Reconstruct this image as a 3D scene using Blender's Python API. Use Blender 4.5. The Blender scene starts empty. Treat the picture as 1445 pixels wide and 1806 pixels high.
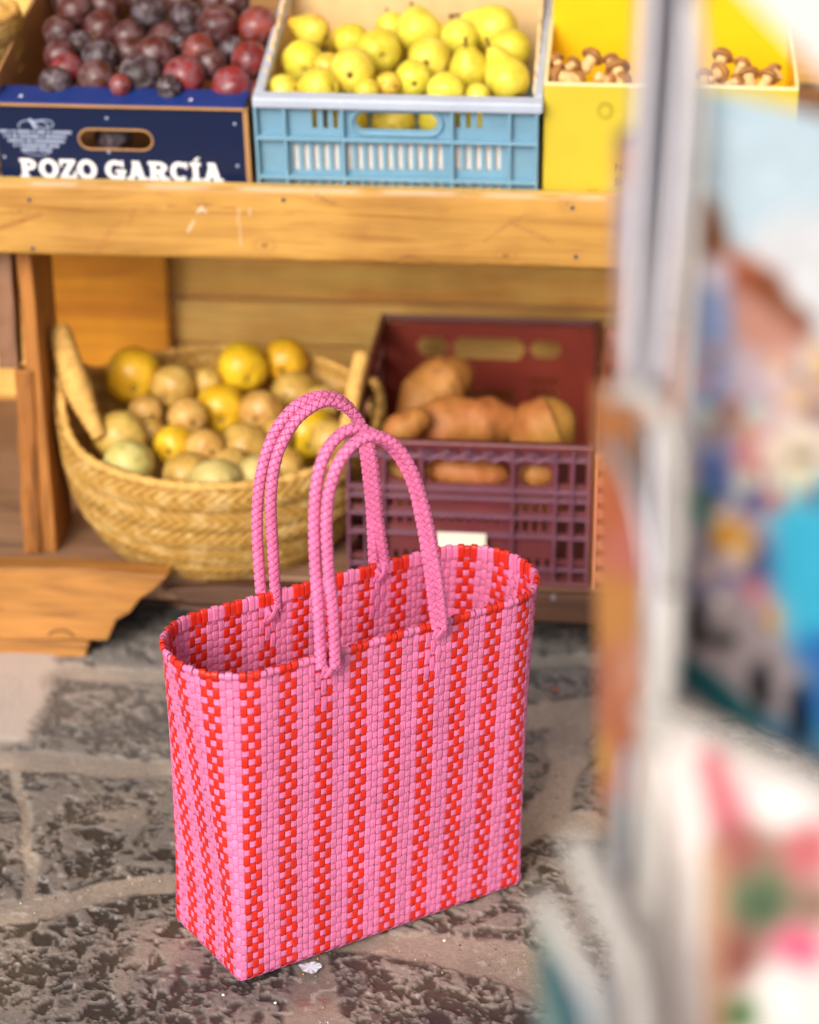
import bpy, bmesh, math, random
import numpy as np
from mathutils import Vector, Matrix
random.seed(7); RNG = np.random.default_rng(5)
S = bpy.context.scene
COL = S.collection
rad = math.radians

# ------------------------------------------------------------------ camera
FPX = 4400.0; PITCH = rad(24.0); CAMH = 1.92
CW, CH = 1445.0, 1806.0
FW = Vector((0, math.cos(PITCH), -math.sin(PITCH)))
UP = Vector((0, math.sin(PITCH), math.cos(PITCH)))
RT = Vector((1, 0, 0)); EYE = Vector((0, 0, CAMH))
cd = bpy.data.cameras.new('camera'); cam = bpy.data.objects.new('camera', cd); COL.objects.link(cam)
cam.location = EYE; cam.rotation_euler = (rad(90) - PITCH, 0, 0)
cd.sensor_fit = 'HORIZONTAL'; cd.sensor_width = 24.0; cd.lens = FPX / CW * 24.0
cd.clip_start = .05; cd.clip_end = 400
cd.dof.use_dof = True; cd.dof.focus_distance = 3.27; cd.dof.aperture_fstop = 1.85
S.camera = cam

def ray(px, py):
    return (FW + RT * ((px - CW/2)/FPX) + UP * (-(py - CH/2)/FPX))
def at(px, py, zc): return EYE + ray(px, py) * zc           # a point at optical depth zc
def on_plane(px, py, p0, n):
    d = ray(px, py); return EYE + d * ((p0 - EYE).dot(n) / d.dot(n))
def on_z(px, py, z=0.0): return on_plane(px, py, Vector((0, 0, z)), Vector((0, 0, 1)))

# ------------------------------------------------------------------ helpers
def tag(o, label=None, cat=None, group=None, kind=None):
    if label: o['label'] = label
    if cat: o['category'] = cat
    if group: o['group'] = group
    if kind: o['kind'] = kind
    return o
def empty(name, M, label=None, cat=None, group=None):
    o = bpy.data.objects.new(name, None); COL.objects.link(o); o.matrix_world = M
    o.empty_display_size = .05
    return tag(o, label, cat, group)
class MB:
    """collects vertices and faces (with material slots) for ONE mesh"""
    def __init__(s): s.v = []; s.f = []; s.m = []
    def add(s, vs, fs, m=0):
        b = len(s.v); s.v += [tuple(p) for p in vs]; s.f += [tuple(i + b for i in f) for f in fs]; s.m += [m]*len(fs)
    def box(s, x0, x1, y0, y1, z0, z1, m=0, M=None):
        vs = [Vector((x, y, z)) for x in (x0, x1) for y in (y0, y1) for z in (z0, z1)]
        if M: vs = [M @ v for v in vs]
        s.add(vs, [(0,1,3,2), (4,6,7,5), (0,4,5,1), (2,3,7,6), (0,2,6,4), (1,5,7,3)], m)
    def prism(s, poly, y0, y1, m=0):          # polygon in x,z extruded along y
        n = len(poly)
        vs = [(x, y0, z) for x, z in poly] + [(x, y1, z) for x, z in poly]
        s.add(vs, [tuple(range(n)), tuple(range(2*n-1, n-1, -1))] + [(i, i+n, (i+1) % n + n, (i+1) % n) for i in range(n)], m)
    def tube(s, pts, r, n=10, m=0, cap=True):
        pts = [Vector(p) for p in pts]; N = len(pts)
        rs = r if isinstance(r, (list, tuple)) else [r]*N
        t0 = (pts[1]-pts[0]).normalized(); a = t0.orthogonal().normalized(); vs = []
        for i in range(N):
            t = (pts[min(i+1, N-1)] - pts[max(i-1, 0)]).normalized()
            a = (a - t*a.dot(t)).normalized(); b = t.cross(a)
            for k in range(n):
                q = 2*math.pi*k/n; vs.append(pts[i] + (a*math.cos(q) + b*math.sin(q))*rs[i])
        fs = [(i*n+k, i*n+(k+1) % n, (i+1)*n+(k+1) % n, (i+1)*n+k) for i in range(N-1) for k in range(n)]
        if cap: fs += [tuple(range(n-1, -1, -1)), tuple(range((N-1)*n, N*n))]
        s.add(vs, fs, m)
    def plate(s, x0, x1, z0, z1, y0, y1, holes, m=0):
        """upright plate in x,z with rectangular holes"""
        xs = sorted({x0, x1} | {min(max(h[k], x0), x1) for h in holes for k in (0, 1)})
        zs = sorted({z0, z1} | {min(max(h[k], z0), z1) for h in holes for k in (2, 3)})
        def solid(i, j):
            if i < 0 or j < 0 or i >= len(xs)-1 or j >= len(zs)-1: return False
            cx = (xs[i]+xs[i+1])/2; cz = (zs[j]+zs[j+1])/2
            return not any(h[0] < cx < h[1] and h[2] < cz < h[3] for h in holes)
        for i in range(len(xs)-1):
            for j in range(len(zs)-1):
                if not solid(i, j): continue
                a, b, c, d = xs[i], xs[i+1], zs[j], zs[j+1]
                s.add([(a,y0,c),(b,y0,c),(b,y0,d),(a,y0,d)], [(0,1,2,3)], m)
                s.add([(a,y1,c),(b,y1,c),(b,y1,d),(a,y1,d)], [(3,2,1,0)], m)
                if not solid(i-1, j): s.add([(a,y0,c),(a,y0,d),(a,y1,d),(a,y1,c)], [(0,1,2,3)], m)
                if not solid(i+1, j): s.add([(b,y0,c),(b,y1,c),(b,y1,d),(b,y0,d)], [(0,1,2,3)], m)
                if not solid(i, j-1): s.add([(a,y0,c),(a,y1,c),(b,y1,c),(b,y0,c)], [(0,1,2,3)], m)
                if not solid(i, j+1): s.add([(a,y0,d),(b,y0,d),(b,y1,d),(a,y1,d)], [(0,1,2,3)], m)
    def build(s, name, mats, parent=None, bevel=0, smooth=False, M=None):
        me = bpy.data.meshes.new(name); me.from_pydata(s.v, [], s.f)
        for mt in (mats if isinstance(mats, (list, tuple)) else [mats]): me.materials.append(mt)
        me.polygons.foreach_set('material_index', s.m)
        if smooth: me.polygons.foreach_set('use_smooth', [True]*len(s.f))
        me.update()
        o = bpy.data.objects.new(name, me); COL.objects.link(o)
        if parent: o.parent = parent
        if M is not None: o.matrix_local = M
        if bevel:
            bm = bmesh.new(); bm.from_mesh(me); bmesh.ops.remove_doubles(bm, verts=bm.verts, dist=1e-5)
            bm.to_mesh(me); bm.free()
            md = o.modifiers.new('bevel', 'BEVEL'); md.width = bevel; md.segments = 2; md.limit_method = 'ANGLE'
        return o
def np_mesh(name, V, F, mats, mi=None, smooth=True, parent=None, colors=None, cname='paint'):
    V = np.asarray(V, np.float32); F = np.asarray(F, np.int32)
    me = bpy.data.meshes.new(name); me.vertices.add(len(V)); me.vertices.foreach_set('co', V.ravel())
    k = F.shape[1]; me.loops.add(F.size); me.loops.foreach_set('vertex_index', F.ravel())
    me.polygons.add(len(F)); me.polygons.foreach_set('loop_start', np.arange(0, F.size, k, dtype=np.int32))
    me.polygons.foreach_set('loop_total', np.full(len(F), k, np.int32))
    for mt in mats: me.materials.append(mt)
    if mi is not None: me.polygons.foreach_set('material_index', np.asarray(mi, np.int32))
    me.polygons.foreach_set('use_smooth', np.full(len(F), smooth))
    me.update(calc_edges=True); me.validate()
    if colors is not None:
        a = me.color_attributes.new(cname, 'FLOAT_COLOR', 'POINT')
        c = np.ones((len(V), 4), np.float32); c[:, :colors.shape[1]] = colors
        a.data.foreach_set('color', c.ravel())
    o = bpy.data.objects.new(name, me); COL.objects.link(o)
    if parent: o.parent = parent
    return o
def grid_faces(n, m, wrap_n=False, wrap_m=False):
    i = np.arange(n if wrap_n else n-1); j = np.arange(m if wrap_m else m-1)
    I, J = np.meshgrid(i, j, indexing='ij'); I2 = (I+1) % n; J2 = (J+1) % m
    return np.stack([I*m+J, I*m+J2, I2*m+J2, I2*m+J], -1).reshape(-1, 4)
def sstep(a, b, x):
    t = np.clip((x-a)/(b-a), 0, 1); return t*t*(3-2*t)
def vnoise(P, seed=0):
    P = np.asarray(P, np.float64); I = np.floor(P).astype(np.int64); f = P - I; f = f*f*(3-2*f)
    def h(i, j, k):
        n = (i*374761393 + j*668265263 + k*2147483647 + seed*144269504) & 0xffffffff
        n = ((n ^ (n >> 13)) * 1274126177) & 0xffffffff
        return ((n ^ (n >> 16)) & 0xffff) / 65535.0
    r = 0
    for a in (0, 1):
        for b in (0, 1):
            for c in (0, 1):
                w = (f[..., 0] if a else 1-f[..., 0])*(f[..., 1] if b else 1-f[..., 1])*(f[..., 2] if c else 1-f[..., 2])
                r = r + w*h(I[..., 0]+a, I[..., 1]+b, I[..., 2]+c)
    return r
def fbm(P, seed=0, o=4):
    r = 0; a = .5; P = np.asarray(P, float)
    for k in range(o): r = r + a*vnoise(P, seed+k*7); P = P*2.03+11.3; a *= .5
    return r/(1-.5**o)
def srgb(r, g, b):
    f = lambda c: (c/255/12.92 if c/255 <= .04045 else ((c/255+.055)/1.055)**2.4)
    return (f(r), f(g), f(b), 1)
def smooth_path(pts, n=12):
    P = [Vector(p) for p in pts]; P = [2*P[0]-P[1]] + P + [2*P[-1]-P[-2]]; out = []
    for i in range(1, len(P)-2):
        for k in range(n):
            t = k/n; a, b, c, d = P[i-1:i+3]
            out.append(.5*((2*b) + (c-a)*t + (2*a-5*b+4*c-d)*t*t + (3*b-a-3*c+d)*t**3))
    out.append(P[-2]); return out

# ------------------------------------------------------------------ materials
class NT:
    def __init__(s, name):
        s.mat = bpy.data.materials.new(name); s.mat.use_nodes = True; s.t = s.mat.node_tree
        s.b = s.t.nodes['Principled BSDF']
    def n(s, ty, **kw):
        x = s.t.nodes.new(ty)
        for k, v in kw.items():
            if k in x.inputs.keys(): x.inputs[k].default_value = v
            else: setattr(x, k, v)
        return x
    def l(s, a, b): s.t.links.new(a, b)
    def mix(s, fac, a, b, blend='MIX'):
        m = s.n('ShaderNodeMix', data_type='RGBA', blend_type=blend)
        for sock, v in ((m.inputs[0], fac), (m.inputs[6], a), (m.inputs[7], b)):
            if hasattr(v, 'links') or isinstance(v, bpy.types.NodeSocket): s.l(v, sock)
            else: sock.default_value = v
        return m.outputs[2]
    def ramp(s, fac, stops):
        r = s.n('ShaderNodeValToRGB'); e = r.color_ramp.elements
        while len(e) < len(stops): e.new(.5)
        for el, (p, c) in zip(e, stops): el.position = p; el.color = c if len(c) == 4 else (*c, 1)
        s.l(fac, r.inputs[0]); return r.outputs[0]
    def coords(s, scale=(1,1,1), kind='Object', rnd=False):
        tc = s.n('ShaderNodeTexCoord'); mp = s.n('ShaderNodeMapping'); mp.inputs['Scale'].default_value = scale
        s.l(tc.outputs[kind], mp.inputs['Vector'])
        if rnd:
            oi = s.n('ShaderNodeObjectInfo'); mu = s.n('ShaderNodeMath', operation='MULTIPLY'); mu.inputs[1].default_value = 37.0
            s.l(oi.outputs['Random'], mu.inputs[0]); s.l(mu.outputs[0], mp.inputs['Location'])
        return mp.outputs[0]
    def noise(s, vec, scale, detail=4, rough=.55, dist=0):
        x = s.n('ShaderNodeTexNoise', Scale=scale, Detail=detail, Roughness=rough, Distortion=dist)
        s.l(vec, x.inputs['Vector']); return x.outputs['Fac']
    def bump(s, h, strength=.3, dist=.002):
        b = s.n('ShaderNodeBump', Strength=strength, Distance=dist); s.l(h, b.inputs['Height']); s.l(b.outputs[0], s.b.inputs['Normal'])
    def done(s, col=None, rough=.5, spec=.5, **kw):
        if col is not None:
            if isinstance(col, bpy.types.NodeSocket): s.l(col, s.b.inputs['Base Color'])
            else: s.b.inputs['Base Color'].default_value = col
        s.b.inputs['Roughness'].default_value = rough; s.b.inputs['Specular IOR Level'].default_value = spec
        for k, v in kw.items(): s.b.inputs[k].default_value = v
        return s.mat
def simple(name, col, rough=.5, spec=.5, var=.12, nscale=30, bump=.1, rnd=0.0, metal=0, dist=.001, **kw):
    t = NT(name); v = t.coords(rnd=True); n = t.noise(v, nscale, 5)
    dark = tuple(c*(1-var) for c in col[:3]) + (1,); lite = tuple(min(1, c*(1+var)) for c in col[:3]) + (1,)
    c = t.ramp(n, [(.3, dark), (.7, lite)])
    if bump: t.bump(t.noise(v, nscale*4, 3), bump, dist)
    return t.done(c, rough, spec, Metallic=metal, **kw)
def wood(name, base, dark, axis=0, scale=1.0, rough=.55, wear=False, spec=.35, streak=.75):
    t = NT(name); sc = [14, 14, 14]; sc[axis] = 1.1
    v = t.coords(tuple(x*scale for x in sc), rnd=True)
    g = t.noise(v, 3.2, 6, .6, .8); sc2 = [70, 70, 70]; sc2[axis] = 2.5
    v2 = t.coords(tuple(x*scale for x in sc2), rnd=True); f = t.noise(v2, 3, 4, .6)
    c = t.ramp(g, [(.30, dark), (.5, base), (.72, tuple(min(1, x*1.22) for x in base[:3]) + (1,))])
    fine = t.ramp(f, [(.32, (.72, .68, .62, 1)), (.6, (1, 1, 1, 1))])
    c = t.mix(streak, c, fine, 'MULTIPLY')
    big = t.ramp(t.noise(t.coords((2.5, 2.5, 2.5), rnd=True), 1.6, 3), [(.35, (.66, .60, .55, 1)), (.6, (1, 1, 1, 1))])
    c = t.mix(.8, c, big, 'MULTIPLY')
    if wear:
        a = t.n('ShaderNodeVertexColor', layer_name='paint'); c = t.mix(a.outputs['Alpha'], c, a.outputs['Color'])
    t.bump(f, .25, .0012)
    return t.done(c, rough, spec)
def painted(name, rough=.4, spec=.4, noisy=0):
    t = NT(name); a = t.n('ShaderNodeVertexColor', layer_name='paint'); c = a.outputs['Color']
    if noisy:
        r = t.ramp(t.noise(t.coords(), noisy, 4), [(.3, (.86, .86, .86, 1)), (.7, (1, 1, 1, 1))]); c = t.mix(1, c, r, 'MULTIPLY')
    return t.done(c, rough, spec)
def fruit_mat(name, a, b, blush=None, rough=.42, spots=None, mott=11, spec=.4, bloom=None, k=.12):
    t = NT(name); v = t.coords((k,k,k), rnd=True); oi = t.n('ShaderNodeObjectInfo')
    n = t.noise(v, mott, 4, .6)
    c = t.ramp(n, [(.32, a), (.66, b)])
    hs = t.n('ShaderNodeHueSaturation'); mr = t.n('ShaderNodeMapRange'); mr.inputs['To Min'].default_value = .490; mr.inputs['To Max'].default_value = .511
    t.l(oi.outputs['Random'], mr.inputs[0]); t.l(mr.outputs[0], hs.inputs['Hue']); t.l(c, hs.inputs['Color']); c = hs.outputs[0]
    if blush:
        m = t.ramp(t.noise(v, 7, 2), [(.5, (0,0,0,1)), (.72, (1,1,1,1))]); c = t.mix(m, c, blush)
    if spots:
        m = t.ramp(t.noise(v, 130, 3, .6), [(.60, (0,0,0,1)), (.7, (.7,.7,.7,1))]); c = t.mix(m, c, spots)
        m = t.ramp(t.noise(v, 28, 4, .65), [(.56, (0,0,0,1)), (.72, (.75,.75,.75,1))]); c = t.mix(m, c, spots)
    if bloom:
        m = t.ramp(t.noise(v, 22, 4, .6, .6), [(.44, (0,0,0,1)), (.60, (.85,.85,.85,1))]); c = t.mix(m, c, bloom)
    t.bump(t.noise(v, 90, 3), .12, .001)
    return t.done(c, rough, spec)

M_pink = None
def strip_mat(name, col, inner):
    t = NT(name); v = t.coords(); n = t.noise(v, 60, 3)
    c = t.ramp(n, [(.3, tuple(x*.9 for x in col[:3]) + (1,)), (.7, tuple(min(1, x*1.05) for x in col[:3]) + (1,))])
    a = t.n('ShaderNodeVertexColor', layer_name='paint')
    # the fine ribs that run along each plastic strip
    w = t.n('ShaderNodeMath', operation='MULTIPLY'); w.inputs[1].default_value = 18.85
    sp = t.n('ShaderNodeSeparateColor'); t.l(a.outputs['Color'], sp.inputs[0]); t.l(sp.outputs[0], w.inputs[0])
    mr = t.n('ShaderNodeMapRange'); mr.inputs['To Min'].default_value = .84; mr.inputs['To Max'].default_value = 1.18; t.l(sp.outputs[1], mr.inputs[0]); c = t.mix(1, c, mr.outputs[0], 'MULTIPLY')
    sn = t.n('ShaderNodeMath', operation='SINE'); t.l(w.outputs[0], sn.inputs[0]); t.bump(sn.outputs[0], .35, .0003)
    t.done(c, .33, .5)
    # thin plastic lets a little light through
    tr = t.n('ShaderNodeBsdfTranslucent'); mx = t.n('ShaderNodeMixShader'); mx.inputs[0].default_value = .15
    out = t.t.nodes['Material Output']; t.l(c, tr.inputs['Color']); t.l(t.b.outputs[0], mx.inputs[1]); t.l(tr.outputs[0], mx.inputs[2]); t.l(mx.outputs[0], out.inputs['Surface'])
    return t.mat
M_pink = strip_mat('pink_plastic', (.87, .225, .44, 1), 0)
M_red = strip_mat('red_plastic', (.80, .032, .016, 1), 0)
M_cordpink = strip_mat('pink_braid_plastic', (.87, .205, .43, 1), 0)
M_cordcore = simple('pink_cord_core', (.42, .03, .10, 1), .6)
M_beam = wood('golden_wood', srgb(194,144,68), srgb(168,116,48), 0, wear=True, streak=.35)
M_board = wood('pale_pine', srgb(255,206,116), srgb(246,182,92), 0)
M_boardd = wood('brown_pine', srgb(252,194,100), srgb(234,162,74), 0)
M_leg = wood('worn_leg_wood', srgb(178,116,54), srgb(104,62,28), 2)
M_legg = wood('grey_brown_leg_wood', srgb(150,110,84), srgb(100,68,48), 2)
M_ply = wood('orange_plywood', srgb(236,158,36), srgb(214,132,26), 0, scale=.45)
M_shelf = wood('grey_brown_shelf_wood', srgb(158,122,96), srgb(112,82,64), 0)
M_darkw = wood('dark_brown_wood', srgb(96,66,50), srgb(56,38,30), 0)  # dark brown, also used for the shade board under the lower shelf
M_foot = wood('amber_board_wood', srgb(180,124,62), srgb(112,68,34), 0, scale=.8)
M_crack = simple('wood_crack', srgb(96,56,22), .8)
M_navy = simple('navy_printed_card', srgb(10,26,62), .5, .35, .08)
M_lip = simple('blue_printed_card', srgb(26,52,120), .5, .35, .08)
M_cardb = simple('brown_cardboard', srgb(176,130,84), .85, .2, .1, 18)
M_white = simple('white_print', srgb(238,236,238), .6, .3, .04)
M_greyprint = simple('grey_white_print', srgb(168,178,205), .6, .3, .05)
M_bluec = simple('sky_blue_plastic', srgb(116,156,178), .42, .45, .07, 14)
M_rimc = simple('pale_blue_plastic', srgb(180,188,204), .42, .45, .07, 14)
M_paper = simple('white_liner_paper', srgb(226,218,212), .85, .2, .1, 25, .5, dist=.004)
M_linerw = simple('cream_liner_board', srgb(222,190,140), .8, .2, .08)
M_yel = simple('yellow_printed_card', srgb(204,180,52), .6, .3, .05, 10)
M_yelin = simple('deep_yellow_card', srgb(232,186,14), .6, .3, .06, 10)
M_yeledge = simple('pale_cut_card_edge', srgb(238,222,160), .8, .2, .05)
M_ink = simple('brown_ink', srgb(96,70,28), .7, .2)
M_inkg = simple('olive_ink', srgb(186,164,48), .7, .2)
M_maroon = simple('maroon_plastic', srgb(104,42,46), .34, .8, .14, 16)
M_maroonb = simple('warm_lit_maroon_plastic', srgb(134,50,36), .45, .4, .12, 16)  # back wall's copy of the maroon, with warm light mixed into its colour
M_maroonsky = simple('sky_lit_maroon_plastic', srgb(116,66,86), .3, .8, .2, 40)  # lighter mauve that carries the sky reflection on the ribs
M_peach = simple('peach_plastic', srgb(214,140,104), .5, .4, .1, 16)
M_sticker = simple('cream_sticker', srgb(242,226,206), .7, .3, .04)
M_chrome = simple('brushed_chrome', srgb(156,150,156), .36, .5, .06, 30, metal=.45)
M_coat = simple('white_coated_wire', srgb(170,163,158), .45, .5, .04)
M_darkmetal = simple('dark_blue_metal', srgb(52,62,84), .4, .5, .1)
M_pear = fruit_mat('pear_skin', srgb(212,190,50), srgb(232,210,84), None, .4, srgb(186,166,74))
M_pearo = fruit_mat('blushed_pear_skin', srgb(214,182,60), srgb(228,194,76), srgb(210,116,44), .38)
M_pearg = fruit_mat('green_pear_skin', srgb(200,182,46), srgb(222,198,68), None, .4, srgb(158,140,64))
M_quince = fruit_mat('golden_pear_skin', srgb(212,156,24), srgb(228,184,44), None, .36, srgb(164,112,36))
M_russet = fruit_mat('russet_pear_skin', srgb(180,134,58), srgb(210,172,92), None, .4, srgb(138,96,44))
M_qgreen = fruit_mat('pale_green_pear_skin', srgb(188,166,90), srgb(210,190,122), None, .5, srgb(146,120,66))
M_plum = fruit_mat('plum_skin', srgb(50,20,18), srgb(86,36,30), None, .4, None, 12, .5, srgb(112,84,86), k=.07)
M_plumr = fruit_mat('red_plum_skin', srgb(92,28,28), srgb(146,54,44), None, .36, None, 12, .5, srgb(130,84,90), k=.07)
M_plumb = fruit_mat('blue_plum_skin', srgb(40,24,22), srgb(62,38,38), None, .45, None, 12, .4, srgb(112,100,108), k=.07)
M_stem = simple('brown_stem', srgb(96,62,30), .8)
M_calyx = simple('dark_calyx', srgb(112,80,36), .9)
M_potato = fruit_mat('sweet_potato_skin', srgb(158,98,42), srgb(190,132,64), srgb(164,88,46), .6, srgb(120,74,38), 14, k=1)
M_mushc = simple('brown_mushroom_cap', srgb(160,112,64), .6, .3, .3, 40)
M_mushs = simple('pale_mushroom_stalk', srgb(226,182,124), .7, .3, .15, 40)
M_card = painted('printed_card', .38, .35, 60)
M_cardback = simple('white_card_stock', srgb(232,228,222), .6)
M_clear = simple('clear_cap_plastic', srgb(196,214,230), .2, .6, .05)

# ------------------------------------------------------------------ ground
def px2g(px, py): p = on_z(px, py, 0); return np.array([p.x, p.y])
def seg_dist(X, Y, a, b):
    ab = b-a; t = np.clip(((X-a[0])*ab[0]+(Y-a[1])*ab[1])/(ab@ab), 0, 1)
    return np.hypot(X-a[0]-t*ab[0], Y-a[1]-t*ab[1]), t
JOINTS = [  # pixel start, pixel end, half widths in metres
    ((-260,1312),(60,1338),.028,.026),((60,1338),(330,1356),.026,.022),((330,1356),(700,1290),.022,.03),
    ((-260,1640),(60,1600),.03,.026),((60,1600),(230,1560),.026,.018),((230,1560),(420,1540),.018,.02),((420,1540),(760,1530),.02,.02),
    ((548,1640),(548,1720),.016,.02),((548,1720),(552,1900),.02,.042),
    ((548,1655),(740,1665),.016,.026),((740,1665),(900,1690),.03,.034),((900,1690),(1060,1790),.034,.03),((1060,1790),(1300,1830),.03,.03),
    ((760,1530),(960,1445),.02,.03),((960,1445),(985,1390),.03,.02),((985,1390),(1010,1270),.02,.03),((960,1445),(1150,1480),.03,.03),
    ((700,1290),(1010,1255),.03,.04),((1010,1255),(1300,1240),.04,.04),
    ((70,1190),(5,1300),.02,.02),((300,1185),(390,1340),.012,.016),((60,1600),(30,1338),.006,.006),
    ((-300,1172),(330,1190),.02,.02),((330,1190),(1100,1160),.02,.02)]
def make_ground():
    xs = np.concatenate([np.arange(-1.5, -.68, .012), np.arange(-.68, .72, .0034), np.arange(.72, 1.6, .012)])
    ys = np.concatenate([np.arange(1.9, 2.42, .012), np.arange(2.42, 3.4, .0034), np.arange(3.4, 3.95, .0055), np.arange(3.95, 4.9, .02)])
    X, Y = np.meshgrid(xs, ys, indexing='ij')
    P = np.stack([X, Y, X*0], -1)
    wx = (fbm(P*14, 3, 3)-.5)*.05; wy = (fbm(P*14+9, 5, 3)-.5)*.05
    jm = np.zeros_like(X)
    for a, b, w0, w1 in JOINTS:
        d, t = seg_dist(X+wx*.6, Y+wy*.6, px2g(*a), px2g(*b)); w = (w0+(w1-w0)*t)*1.12
        jm = np.maximum(jm, 1-sstep(w*.82, w*1.12+.004, d))
    Q = np.stack([X+wx*.5, Y*.86+wy*.5, X*0+3], -1)
    n1 = fbm(Q*46, 11, 4); n2 = fbm(Q*27, 23, 3); n3 = fbm(P*160, 31, 3)
    # chiselled face: thin light veins winding between shallow dark pits
    Q2 = np.stack([(X+wx*.9)*1.0 + Y*.35, (Y+wy*.9)*.95 - X*.25, X*0+3], -1)
    wq = np.stack([fbm(Q*22, 81, 2)-.5, fbm(Q*22+5, 83, 2)-.5, X*0], -1)*.035
    n1 = fbm((Q2+wq)*34, 11, 3); n2 = fbm((Q+wq)*62, 23, 3); n3 = fbm(P*170, 31, 3); big = fbm(P*6, 41, 3)
    vein = np.maximum(np.exp(-((n1-.5)/.035)**2), .8*np.exp(-((n2-.52)/.04)**2))
    deep = sstep(.52, .30, n1)*.7 + sstep(.50, .34, n2)*.6
    body = np.clip(.52 + .55*deep - .62*vein + .5*(n3-.5) + .9*(.5-big), 0, 1)
    body = body + .22*(fbm(Q*120, 91, 3)-.5); pit = sstep(.36, .80, body)*(1-jm)
    H = -.0032*pit - .003*jm + .0014*(n3-.5)*(1-.4*jm) - .001 + .004*(big-.6)
    rw, _ = seg_dist(X, Y, np.array([-1.0, 3.3]), np.array([-.61, 3.34]))
    pale = (1-sstep(.0, .03, np.maximum(X+wx-px2g(62,1200)[0]*1.0+.02*(3.4-Y), px2g(0,1300)[1]-Y+wy)))
    grit = fbm(P*320, 51, 2)
    ridge = np.array(srgb(150,138,128))[:3]; ridge2 = np.array(srgb(124,117,112))[:3]
    dk = np.array(srgb(70,60,50))[:3]; dk2 = np.array(srgb(48,43,41))[:3]
    sand = np.array(srgb(172,157,142))[:3]; sand2 = np.array(srgb(138,127,118))[:3]
    k = lambda m: m[..., None]
    tone = sstep(.3, .7, fbm(P*9, 61, 3))
    C = (ridge*k(tone) + ridge2*k(1-tone)); D = dk*k(tone)+dk2*k(1-tone)
    C = C*k(1-pit*.93) + D*k(pit*.93)
    J = (sand*k(tone)+sand2*k(1-tone))*k(.76+.40*sstep(2.75, 3.05, Y)); C = C*k(1-jm)+J*k(jm)
    C = C*k(.74+.52*grit)
    fl = sstep(.83, .9, vnoise(P*110, 71)); C = C*k(1-fl*.4)+np.array(srgb(205,196,190))[:3]*k(fl*.4)
    st = sstep(.035, .012, np.hypot(X-px2g(552,1765)[0], (Y-px2g(552,1765)[1])))*sstep(.45,.65,n3); C = C*k(1-st*.5)+np.array(srgb(130,50,45))[:3]*k(st*.5)
    cool_shade = sstep(3.15, 3.5, Y)                      # cool grey of the shade under the stall, painted into the stone
    C = C*k(1-cool_shade*.25)+np.array(srgb(150,150,152))[:3]*k(cool_shade*.25)
    C = C*k(1-pale*.85)+np.array(srgb(204,190,182))[:3]*k(pale*.85)
    V = np.stack([X, Y, H*(1-.8*pale)], -1).reshape(-1, 3)
    t = NT('chiselled_stone'); a = t.n('ShaderNodeVertexColor', layer_name='paint')
    v = t.coords(); g = t.ramp(t.noise(v, 420, 3, .6), [(.3, (.72,.71,.70,1)), (.7, (1.15,1.13,1.12,1))])
    c = t.mix(1, a.outputs['Color'], g, 'MULTIPLY'); t.bump(t.noise(v, 300, 4, .6), .35, .0012); m = t.done(c, .5, .45)
    o = np_mesh('stone_paving', V, grid_faces(len(xs), len(ys))[:, ::-1], [m], colors=C.reshape(-1, 3))
    tag(o, 'rough chiselled grey brown paving stones with sandy joints', kind='structure')
    t = NT('street_stone'); v = t.coords()
    c = t.ramp(t.noise(v, 30, 6, .65), [(.35, srgb(86,74,64)), (.65, srgb(156,142,134))]); m2 = t.done(c, .8, .2)
    g = MB(); g.add([(-90,-60,-.022),(90,-60,-.022),(90,120,-.022),(-90,120,-.022)], [(0,1,2,3)])
    tag(g.build('ground', m2), 'grey street surface around the stall', kind='structure')
make_ground()

# small litter on the paving
p = on_z(547, 1708, 0)
V = [(0, 0, .0012)]; nn = 22
for k in range(nn):
    a = 2*math.pi*k/nn; r = .0145*(1+.12*math.sin(3*a)+.08*math.sin(5*a+1)); V.append((r*math.cos(a)*1.0, r*math.sin(a)*.9, .0006+.0012*math.sin(2*a)))
cols = np.array([srgb(214,222,232)[:3]] + [srgb(*c)[:3] for c in ([(225,232,240),(120,160,190),(230,228,230),(90,110,140),(215,220,235)]*5)[:nn]])
o = np_mesh('bottle_cap', np.array(V + [(x*.9, y*.9, z-.001) for x, y, z in V[1:]]), np.array([(0, 1+k, 1+(k+1) % nn) for k in range(nn)]), [painted('foil_print', .3, .5)], colors=np.vstack([cols, cols[1:]]))
o.location = p + Vector((0, 0, .001)); tag(o, 'small crushed white and blue foil disc lying in front of the pink bag', 'litter')
def pebble(px, py, r, label, col):
    bm = bmesh.new(); bmesh.ops.create_icosphere(bm, subdivisions=2, radius=r*.75)
    for v in bm.verts: v.co *= 1+random.uniform(-.15, .15); v.co.z *= .6
    me = bpy.data.meshes.new('pebble'); bm.to_mesh(me); bm.free(); me.materials.append(simple('pebble_stone', col, .7))
    o = bpy.data.objects.new('pebble', me); COL.objects.link(o); o.location = on_z(px, py, 0)+Vector((0,0,r*.3)); tag(o, label, 'pebble')
pebble(784, 1660, .0035, 'tiny pale pebble on the sandy joint right of the bag front', srgb(226,206,196))
pebble(394, 1756, .003, 'tiny white chip on the stone just below the front corner of the bag', srgb(230,226,220))
pebble(486, 1770, .003, 'tiny white chip on the stone left of the foil disc', srgb(220,224,228))
pebble(979, 1218, .006, 'orange brown crumb on the paving under the maroon crate', srgb(190,100,60))

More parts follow.
